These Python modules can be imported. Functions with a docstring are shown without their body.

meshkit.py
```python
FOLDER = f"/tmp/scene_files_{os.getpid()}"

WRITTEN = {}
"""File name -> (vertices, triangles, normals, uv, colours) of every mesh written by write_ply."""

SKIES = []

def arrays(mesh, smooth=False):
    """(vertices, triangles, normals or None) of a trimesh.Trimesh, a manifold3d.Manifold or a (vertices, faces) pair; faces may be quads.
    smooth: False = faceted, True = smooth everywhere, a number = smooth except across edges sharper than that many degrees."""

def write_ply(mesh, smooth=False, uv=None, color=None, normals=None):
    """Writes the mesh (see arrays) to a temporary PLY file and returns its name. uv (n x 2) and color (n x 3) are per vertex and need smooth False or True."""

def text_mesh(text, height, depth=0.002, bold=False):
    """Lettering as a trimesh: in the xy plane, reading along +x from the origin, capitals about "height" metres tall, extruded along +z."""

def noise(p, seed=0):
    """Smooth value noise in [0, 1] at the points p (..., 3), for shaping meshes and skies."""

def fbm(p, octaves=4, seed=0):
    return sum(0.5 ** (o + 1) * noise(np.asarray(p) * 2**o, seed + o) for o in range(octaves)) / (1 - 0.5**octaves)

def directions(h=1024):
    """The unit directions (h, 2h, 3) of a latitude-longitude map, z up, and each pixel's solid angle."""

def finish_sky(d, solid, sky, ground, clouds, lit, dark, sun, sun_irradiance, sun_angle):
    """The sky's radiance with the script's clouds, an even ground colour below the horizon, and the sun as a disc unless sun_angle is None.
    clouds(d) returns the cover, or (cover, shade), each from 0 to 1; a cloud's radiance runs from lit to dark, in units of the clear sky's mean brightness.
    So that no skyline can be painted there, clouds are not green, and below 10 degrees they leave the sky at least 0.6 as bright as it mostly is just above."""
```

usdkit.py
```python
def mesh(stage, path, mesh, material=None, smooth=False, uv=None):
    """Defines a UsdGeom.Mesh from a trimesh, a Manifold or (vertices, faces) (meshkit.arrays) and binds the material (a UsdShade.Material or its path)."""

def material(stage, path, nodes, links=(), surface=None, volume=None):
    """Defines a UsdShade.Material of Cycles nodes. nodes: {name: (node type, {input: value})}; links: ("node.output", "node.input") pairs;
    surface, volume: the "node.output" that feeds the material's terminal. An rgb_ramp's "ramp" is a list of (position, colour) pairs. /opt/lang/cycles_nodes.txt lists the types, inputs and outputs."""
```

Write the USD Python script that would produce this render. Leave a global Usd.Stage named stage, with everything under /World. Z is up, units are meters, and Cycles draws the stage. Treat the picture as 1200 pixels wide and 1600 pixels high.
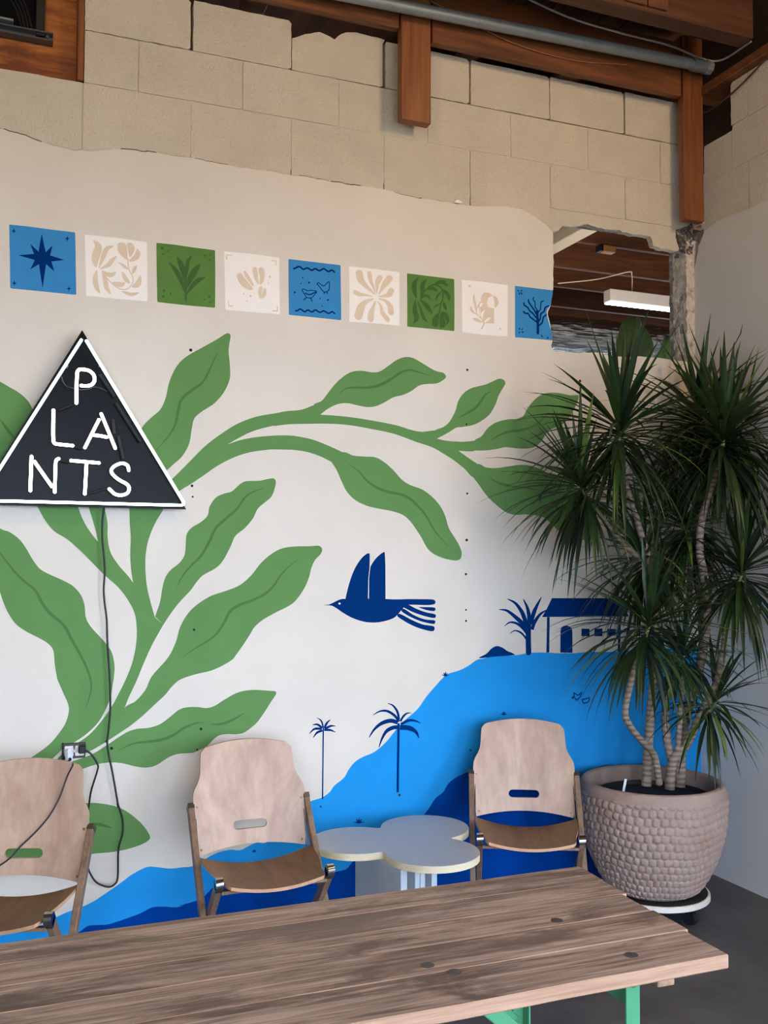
import math, random
import numpy as np, trimesh, usdkit
from meshkit import noise, fbm
from shapely.geometry import Polygon, LineString, Point, box as sbox
from shapely.ops import unary_union
from shapely import affinity
from pxr import Usd, UsdGeom, UsdLux, UsdShade, Gf, Sdf
import manifold3d as m3

stage = Usd.Stage.CreateInMemory()
UsdGeom.Xform.Define(stage, '/World'); UsdGeom.Scope.Define(stage, '/World/Looks')
# ---------------------------------------------------------------- camera, sky, lamps, exposure
F_PX, YAW, PITCH, ROLL, CAM = 1511.76, .381919, .0428577, .00119, (0., -3.7179, 1.48)
cy, sy, cp, sp = math.cos(YAW), math.sin(YAW), math.cos(PITCH), math.sin(PITCH)
FW = np.array([sy*cp, cy*cp, sp]); R0 = np.array([cy, -sy, 0]); U0 = np.cross(R0, FW)
RT = math.cos(ROLL)*R0 + math.sin(ROLL)*U0; UP = -math.sin(ROLL)*R0 + math.cos(ROLL)*U0
cam = UsdGeom.Camera.Define(stage, '/World/camera')
cam.AddTransformOp().Set(Gf.Matrix4d(*RT, 0, *UP, 0, *(-FW), 0, *CAM, 1))
cam.CreateHorizontalApertureAttr(36.); cam.CreateFocalLengthAttr(36.*F_PX/1200); cam.CreateFStopAttr(0.)
cam.CreateExposureAttr(1.05)
sky = UsdLux.DomeLight.Define(stage, '/World/sky'); sky.CreateIntensityAttr(1.0); sky.CreateColorAttr(Gf.Vec3f(.86, .95, 1.10))
def lamp(name, loc, target, w, h, power, color):
    l = UsdLux.RectLight.Define(stage, '/World/' + name)
    l.CreateWidthAttr(w); l.CreateHeightAttr(h); l.CreateIntensityAttr(power); l.CreateColorAttr(Gf.Vec3f(*color))
    d = np.array(target, float) - loc; d /= np.linalg.norm(d); z = -d
    x = np.cross([0, 0, 1.], z) if abs(z[2]) < .99 else np.array([1., 0, 0]); x /= np.linalg.norm(x); y = np.cross(z, x)
    l.AddTransformOp().Set(Gf.Matrix4d(*x, 0, *y, 0, *z, 0, *map(float, loc), 1))
    return l
sky.GetIntensityAttr().Set(1.6); sky.GetColorAttr().Set(Gf.Vec3f(.73, .90, 1.19))
lamp('ceiling_lamp', (2.7, -2.6, 3.6), (1.2, 0., 2.8), .4, .4, 27., (1., .70, .40))
lamp('ceiling_lamp_rear', (-.6, -2.8, 3.7), (.2, 0., 2.8), .5, .5, 10., (1., .72, .42))
lamp('next_room_lamp', (3.2, .45, 1.9), (4.8, 3.2, 3.8), 1.2, .5, 15., (1., .80, .58))  # added fill light that brightens the joists, not a lamp of the room
LINTEL = 2.5
FD0 = -1.6
FD1 = 2.2
GLOW = 2.5
NEON = .9
FY = -5.4
FL = 2.55
RD = -5.2
CORD2 = [(.135, .37), (.12, .33), (.10, .26), (.07, .20), (.03, .15), (-.01, .11), (-.045, .07), (-.09, .045), (-.15, .05)]
HEADS = [('a', 1., 110), ('b', .95, 110), ('c', 1.05, 120), ('d', .95, 110), ('e', 1.15, 135), ('f', 1.15, 130), ('g', 1.0, 115), ('h', .78, 65), ('i', 1.1, 110), ('j', 1.05, 110), ('k', .72, 65)]
# ---------------------------------------------------------------- helpers
used = {}
def numbered(parent, name):
    k = used.get((parent, name), 0); used[(parent, name)] = k + 1
    return name if k == 0 else '%s_%03d' % (name, k)
def tag(p, label=None, cat=None, group=None, kind=None):
    for k, v in (('label', label), ('category', cat), ('group', group), ('kind', kind)):
        if v: p.SetCustomDataByKey(k, v)
    return p
ORG = {}
def thing(name, label, cat, loc=(0, 0, 0), rz=0, group=None, kind=None, base=None):
    """an Xform at the thing's base; base = that point when the parts are given in room coordinates"""
    x = UsdGeom.Xform.Define(stage, '/World/' + numbered('/World', name))
    if any(loc): x.AddTranslateOp().Set(Gf.Vec3d(*map(float, loc)))
    if rz: x.AddRotateZOp().Set(float(rz))
    if base is not None: x.AddTranslateOp().Set(Gf.Vec3d(*map(float, base))); ORG[str(x.GetPath())] = np.array(base, float)
    return tag(x.GetPrim(), label, cat, group, kind)
def obj(name, mesh, mat, parent=None, smooth=False, label=None, cat=None, group=None, kind=None):
    pp = '/World' if parent is None else str(parent.GetPath())
    org = ORG.get('/'.join(pp.split('/')[:3]))
    if org is not None:
        if hasattr(mesh, 'to_mesh'): mesh = mesh.translate(tuple(map(float, -org)))
        else: mesh = mesh.copy(); mesh.apply_translation(-org)
    p = usdkit.mesh(stage, pp + '/' + numbered(pp, name), mesh, mat, smooth).GetPrim()
    return tag(p, label, cat, group, kind)
def lin(c):
    c = np.asarray(c, float) / 255
    return tuple(np.where(c <= .04045, c / 12.92, ((c + .055) / 1.055) ** 2.4))
mats = {}
def mat(name, rgb, rough=.6, metal=0., var=.0, vscale=6., bump=0., bscale=80., world=True, spec=.5, stain=None, sscale=2., coat=0., emit=0., transl=0., bdist=.004):
    """a principled surface with a mottled colour, an optional stain colour and fine relief"""
    if name in mats: return mats[name]
    c = np.array(lin(rgb))
    n = {'g': ('geometry', {}) if world else ('texture_coordinate', {}), 'p': ('principled_bsdf', {'roughness': rough, 'metallic': metal, 'specular_ior_level': spec, 'coat_weight': coat, 'base_color': tuple(c)})}
    pos = 'g.position' if world else 'g.object'; l = []
    if emit: n['p'][1].update({'emission_color': tuple(c), 'emission_strength': emit})
    col = None
    if var:
        n['n'] = ('noise_texture', {'scale': vscale, 'detail': 5., 'roughness': .6})
        n['r'] = ('rgb_ramp', {'ramp': [(.3, tuple(c * (1 - var))), (.7, tuple(np.minimum(c * (1 + var), 1)))]})
        l += [(pos, 'n.vector'), ('n.fac', 'r.fac')]; col = 'r.color'
    if stain is not None:
        n['sn'] = ('noise_texture', {'scale': sscale, 'detail': 6., 'roughness': .65})
        n['sr'] = ('rgb_ramp', {'ramp': [(.5, (0, 0, 0)), (.72, (1, 1, 1))]})
        n['mx'] = ('mix_color', {'a': tuple(c), 'b': lin(stain)})
        l += [(pos, 'sn.vector'), ('sn.fac', 'sr.fac'), ('sr.color', 'mx.fac')]
        if col: l.append((col, 'mx.a'))
        col = 'mx.result'
    if col: l.append((col, 'p.base_color'))
    if bump:
        n['bn'] = ('noise_texture', {'scale': bscale, 'detail': 4., 'roughness': .6})
        n['b'] = ('bump', {'strength': bump, 'distance': bdist})
        l += [(pos, 'bn.vector'), ('bn.fac', 'b.height'), ('b.normal', 'p.normal')]
    surf = 'p.BSDF'
    if transl:
        n['t'] = ('translucent_bsdf', {'color': tuple(np.minimum(c * 1.6, 1))}); n['m'] = ('mix_closure', {'fac': transl})
        l += [('p.BSDF', 'm.closure1'), ('t.BSDF', 'm.closure2')]; surf = 'm.closure'
    mats[name] = usdkit.material(stage, '/World/Looks/' + name, n, l, surface=surf); return mats[name]
def wood(name, light, dark, axis=0, grain=26., stretch=14., rough=.6, bump=.25, stain=None, sscale=3., edge=None, world=False, contrast=(.32, .68), seed=0., fine=(.72, .70, .68), srange=(.5, .66)):
    """sawn wood: noise drawn out along the grain axis, optional dark stains; edge = colour of faces that do not look up (fresh sawn sides)"""
    if name in mats: return mats[name]
    sc = [grain] * 3; sc[axis] = grain / stretch; sc2 = [grain * 5] * 3; sc2[axis] = grain * 5 / (stretch * 3)
    n = {'g': ('geometry', {}) if world else ('texture_coordinate', {}), 'oi': ('object_info', {}), 'mp': ('mapping', {'scale': tuple(sc), 'location': (seed, seed * .7, seed * 1.3)}), 'm2': ('mapping', {'scale': tuple(sc2)}),
         'n1': ('noise_texture', {'scale': 1., 'detail': 6., 'roughness': .62, 'distortion': .7}), 'n2': ('noise_texture', {'scale': 1., 'detail': 3.}),
         'r1': ('rgb_ramp', {'ramp': [(contrast[0], lin(dark)), (contrast[1], lin(light))]}), 'r2': ('rgb_ramp', {'ramp': [(.36, fine), (.58, (1, 1, 1))]}),
         'mu': ('mix_color', {'blend_type': 'multiply', 'fac': .8}), 'p': ('principled_bsdf', {'roughness': rough}), 'b': ('bump', {'strength': bump, 'distance': .002}),
         'ra': ('math', {'math_type': 'multiply', 'value2': 37.}), 'ad': ('mix_vector', {})}
    pos = 'g.position' if world else 'g.object'
    n['va'] = ('combine_xyz', {}); n['sum'] = ('mix_color', {'blend_type': 'add', 'fac': 1., 'use_clamp': False}); del n['ad']
    l = [(pos, 'sum.a'), ('oi.random', 'ra.value1'), ('ra.value', 'va.x'), ('ra.value', 'va.y'), ('ra.value', 'va.z'), ('va.vector', 'sum.b'), ('sum.result', 'mp.vector'), ('sum.result', 'm2.vector'), ('mp.vector', 'n1.vector'), ('m2.vector', 'n2.vector'),
         ('n1.fac', 'r1.fac'), ('n2.fac', 'r2.fac'), ('r1.color', 'mu.a'), ('r2.color', 'mu.b'), ('n1.fac', 'b.height'), ('b.normal', 'p.normal')]
    col = 'mu.result'
    if stain is not None:
        ss = [sscale] * 3; ss[axis] = sscale / 3
        n['m3'] = ('mapping', {'scale': tuple(ss)}); n['n3'] = ('noise_texture', {'scale': 1., 'detail': 7., 'roughness': .7, 'distortion': .5}); n['r3'] = ('rgb_ramp', {'ramp': [(srange[0], (0, 0, 0)), (srange[1], (.85, .85, .85))]})
        n['ms'] = ('mix_color', {'b': lin(stain)}); l += [('sum.result', 'm3.vector'), ('m3.vector', 'n3.vector'), ('n3.fac', 'r3.fac'), ('r3.color', 'ms.fac'), (col, 'ms.a')]; col = 'ms.result'
    if edge is not None:
        n['gn'] = ('geometry', {}); n['sx'] = ('separate_xyz', {}); n['er'] = ('rgb_ramp', {'ramp': [(.80, (1, 1, 1)), (.93, (0, 0, 0))]}); n['em'] = ('mix_color', {'blend_type': 'multiply', 'fac': 1., 'b': lin(edge)}); n['ex'] = ('mix_color', {})
        n['er2'] = ('rgb_ramp', {'ramp': [(.35, (.74, .66, .6)), (.62, (1, 1, 1))]})
        l += [('gn.true_normal', 'sx.vector'), ('sx.z', 'er.fac'), ('n1.fac', 'er2.fac'), ('er2.color', 'em.a'), ('er.color', 'ex.fac'), (col, 'ex.a'), ('em.result', 'ex.b')]; col = 'ex.result'
    l.append((col, 'p.base_color'))
    mats[name] = usdkit.material(stage, '/World/Looks/' + name, n, l, surface='p.BSDF'); return mats[name]
# ---- geometry
def cat_(ms): return trimesh.util.concatenate([m for m in ms if m is not None])
def bx(x0, x1, y0, y1, z0, z1, c=0.):
    """a box, its edges chamfered by c"""
    e = [(x0, x1), (y0, y1), (z0, z1)]
    if not c:
        m = trimesh.creation.box([b - a for a, b in e]); m.apply_translation([(a + b) / 2 for a, b in e]); return m
    P = []
    for s in np.ndindex(2, 2, 2):
        p = np.array([e[k][s[k]] for k in range(3)]); d = np.array([c if s[k] == 0 else -c for k in range(3)])
        for k in range(3): q = p + d; q[k] = p[k]; P.append(q)
    return trimesh.convex.convex_hull(np.array(P))
def cyl(a, b, r, n=16, r2=None):
    a, b = np.array(a, float), np.array(b, float); d = b - a; L = np.linalg.norm(d)
    m = trimesh.creation.revolve(np.array([[0, 0], [r, 0], [r if r2 is None else r2, L], [0, L]]), sections=n)
    m.apply_transform(trimesh.geometry.align_vectors([0, 0, 1], d / L)); m.apply_translation(a); return m
def lathe(prof, n=48): return trimesh.creation.revolve(np.array(prof, float), sections=n)
def crom(P, n=8, closed=False):
    P = np.array(P, float)
    if len(P) == 2 and not closed: return P
    Q = np.vstack([P[-1], P, P[0], P[1]]) if closed else np.vstack([2 * P[0] - P[1], P, 2 * P[-1] - P[-2]])
    out = []
    for i in range(1, len(Q) - 2):
        a, b, c, d = Q[i-1:i+3]; t = np.linspace(0, 1, n, endpoint=False)[:, None]
        out.append(.5 * (2 * b + (c - a) * t + (2 * a - 5 * b + 4 * c - d) * t**2 + (3 * b - a - 3 * c + d) * t**3))
    return np.vstack(out + ([] if closed else [P[-1:]]))
def tube(P, r, n=10, smooth_n=6):
    """a round tube along a smooth curve through P; r a number or one per point"""
    P = np.array(P, float); C = crom(P, smooth_n) if smooth_n and len(P) > 2 else P
    r = np.full(len(C), r) if np.ndim(r) == 0 else np.interp(np.linspace(0, 1, len(C)), np.linspace(0, 1, len(r)), r)
    T = np.gradient(C, axis=0); T /= np.maximum(np.linalg.norm(T, axis=1, keepdims=True), 1e-9)
    N = np.cross(T[0], [0, 0, 1.]); N = N / np.linalg.norm(N) if np.linalg.norm(N) > .05 else np.array([1., 0, 0])
    V = []
    for i in range(len(C)):
        N = N - T[i] * (N @ T[i]); N /= np.linalg.norm(N); B = np.cross(T[i], N); a = np.arange(n) * 2 * np.pi / n
        V.append(C[i] + r[i] * (np.cos(a)[:, None] * N + np.sin(a)[:, None] * B))
    V = np.vstack(V + [C[:1], C[-1:]]); f = []; m = len(C)
    for i in range(m - 1):
        for k in range(n):
            a, b = i * n + k, i * n + (k + 1) % n; f += [[a, b, b + n], [a, b + n, a + n]]
    for k in range(n): f += [[m * n, (k + 1) % n, k], [m * n + 1, (m - 1) * n + k, (m - 1) * n + (k + 1) % n]]
    t = trimesh.Trimesh(V, f, process=False); t.fix_normals(); return t
def pts(s): return [tuple(float(v) / 1000 for v in t.split(',')) for t in s.replace('|', ' ').split()]
def ring(s, n=6):
    """closed outline through the points of s (mm); '|' after a point makes it a corner"""
    P, corner = [], []
    for t in s.split():
        if t == '|': corner[-1] = True
        else: P.append([float(v) / 1000 for v in t.split(',')]); corner.append(False)
    k = [i for i, c in enumerate(corner) if c]
    if not k: return crom(P, n, True)
    P = P[k[0]:] + P[:k[0]]; corner = corner[k[0]:] + corner[:k[0]]; k = [i for i, c in enumerate(corner) if c] + [len(P)]; P = P + P[:1]
    return np.vstack([crom(P[a:b + 1], n)[:-1] for a, b in zip(k, k[1:])])
def shape(s, n=6): 
    p = Polygon(ring(s, n)).buffer(0)
    return p if p.geom_type == 'Polygon' else max(p.geoms, key=lambda g: g.area)
def stroke(w, taper, s):
    """a brush stroke of width w (mm): taper 0 even, 1 pointed at its start, 2 pointed at both ends, 3 swelling to the start, 4 a dot, 5 rounded petal narrowing to its end"""
    P = pts(s); C = crom(P, 7); t = np.linspace(0, 1, len(C)); h = w / 2000
    if taper == 4: return Point(C.mean(0)).buffer(h, 5)
    if taper == 0: return LineString(C).buffer(h, 3)
    prof = {1: .12 + .88 * np.minimum(t * 1.7, 1) ** .8, 2: .10 + .90 * np.sin(np.pi * np.clip(t, .0, 1)) ** .8, 3: 1 - .4 * t, 5: np.where(t < .28, 1, 1 - .85 * ((t - .28) / .72) ** .9)}[taper]
    T = np.gradient(C, axis=0); T /= np.linalg.norm(T, axis=1, keepdims=True); N = np.stack([-T[:, 1], T[:, 0]], 1); W = (h * prof)[:, None]
    g = unary_union([Polygon(np.vstack([C + N * W, (C - N * W)[::-1]])).buffer(0)] + ([Point(C[0]).buffer(h, 5)] if taper == 5 else [Point(C[0]).buffer(h * .12, 2)]))
    return g
def flat(poly, y_front, y_back, wall='back', x0=3.105):
    """an outline in wall metres made into a slab: back wall x,z with y from y_front to y_back; right wall -y,z"""
    ms = [trimesh.creation.extrude_polygon(g, y_back - y_front, engine='earcut') for g in getattr(poly, 'geoms', [poly]) if g.area > 1e-8]
    m = cat_(ms); v = m.vertices.copy()
    m.vertices = np.stack([v[:, 0], y_back - v[:, 2], v[:, 1]], 1) if wall == 'back' else np.stack([x0 + y_back - v[:, 2], -v[:, 0], v[:, 1]], 1)
    return m
def rough_line(P, step=.012, amp=.004, seed=0):
    """the open line P with a broken, noisy course"""
    L = LineString(P); n = max(2, int(L.length / step)); Q = np.array([L.interpolate(t, True).coords[0] for t in np.linspace(0, 1, n)])
    T = np.gradient(Q, axis=0); T /= np.maximum(np.linalg.norm(T, axis=1, keepdims=True), 1e-9); N = np.stack([-T[:, 1], T[:, 0]], 1)
    s = np.arange(n)[:, None] * step; d = (fbm(np.hstack([s * 40, s * 0 + seed, s * 0]), 3, seed) - .5) * 2 * amp
    return Q + N * d[:, None]
def rough_rect(x0, x1, z0, z1, seed, amp=.0022, top=None):
    c = [(x0, z0), (x1, z0), (x1, z1)] + (top or []) + [(x0, z1)]
    r = rough_line(c + [c[0]], .022, amp, seed)[:-1]
    p = Polygon(r).buffer(0); return p if p.geom_type == 'Polygon' else max(p.geoms, key=lambda g: g.area)
def bent(poly, t, size, fn):
    """a plate: the outline poly (u, v), t thick, cut into pieces no longer than size and bent by fn(u, v, w) -> points"""
    m = trimesh.creation.extrude_polygon(poly, t, engine='earcut'); v, f = trimesh.remesh.subdivide_to_size(m.vertices, m.faces, size, max_iter=12)
    m = trimesh.Trimesh(v, f, process=True); m.vertices = fn(m.vertices[:, 0], m.vertices[:, 1], m.vertices[:, 2]); return m
def jitter(m, amp, freq, seed=0):
    v = m.vertices; m.vertices = v + m.vertex_normals * ((fbm(v * freq, 3, seed) - .5) * 2 * amp)[:, None]; return m
def fine(m, size): 
    v, f = trimesh.remesh.subdivide_to_size(m.vertices, m.faces, size, max_iter=14); return trimesh.Trimesh(v, f, process=True)

# ---------------------------------------------------------------- materials
WALLC = (213, 202, 186)
m_plaster = mat('wall_paint', WALLC, .55, var=.05, vscale=2.5, bump=.12, bscale=14)
m_block = mat('block_paint', (208, 195, 174), .7, var=.06, vscale=4, bump=1., bscale=110, bdist=.008)
m_rwall = mat('side_wall_paint', (205, 198, 188), .55, var=.05, vscale=2., bump=.15, bscale=10)
m_rblock = mat('side_block_paint', (208, 196, 178), .7, var=.06, vscale=4, bump=1., bscale=110, bdist=.008)
m_rawcon = mat('raw_concrete', (128, 122, 116), .9, var=.35, vscale=25, bump=1., bscale=60, stain=(205, 196, 184), sscale=22)
m_lath = mat('rusty_lath', (74, 66, 60), .8, var=.6, vscale=90, bump=1., bscale=130, stain=(190, 182, 172), sscale=60)
m_floor = mat('floor_concrete', (82, 78, 75), .45, var=.25, vscale=3.2, bump=.12, bscale=30, stain=(58, 54, 51), sscale=1.7)
m_green = mat('mural_green', (98, 138, 80), .8, spec=.04, var=.05, vscale=5)
m_vein = mat('mural_dark_green', (80, 116, 64), .8, spec=.04, var=.05, vscale=9)
m_sky = mat('mural_light_blue', (34, 142, 208), .8, spec=.04, var=.05, vscale=4)
m_navy = mat('mural_navy', (0, 58, 136), .8, spec=.04, var=.08, vscale=4)
m_ink = mat('mural_ink_blue', (0, 46, 104), .8, spec=.04, var=.06, vscale=9)
m_tblue = mat('tile_blue', (60, 134, 186), .8, spec=.04, var=.05, vscale=12)
m_tgreen = mat('tile_green', (90, 126, 62), .8, spec=.04, var=.08, vscale=12)
m_tgdark = mat('tile_dark_green', (70, 98, 52), .8, spec=.04, var=.06, vscale=20)
m_twhite = mat('tile_white', (240, 232, 222), .6, var=.02, vscale=12)
m_ttan = mat('tile_tan', (218, 196, 168), .6, var=.04, vscale=20)
m_wht = mat('paint_white', (236, 234, 228), .6)
m_black = mat('black_metal', (5, 5, 6), .34, spec=.12)
m_rubber = mat('black_rubber', (16, 16, 17), .6)
m_steel = mat('galvanised_steel', (140, 144, 142), .45, metal=.35, var=.12, vscale=30)
m_chrome = mat('polished_nickel', (205, 205, 205), .18, metal=1.)
m_brass = mat('screw_brass', (170, 140, 90), .35, metal=.9)
m_hole = mat('hole_dark', (30, 26, 24), .9)
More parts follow.
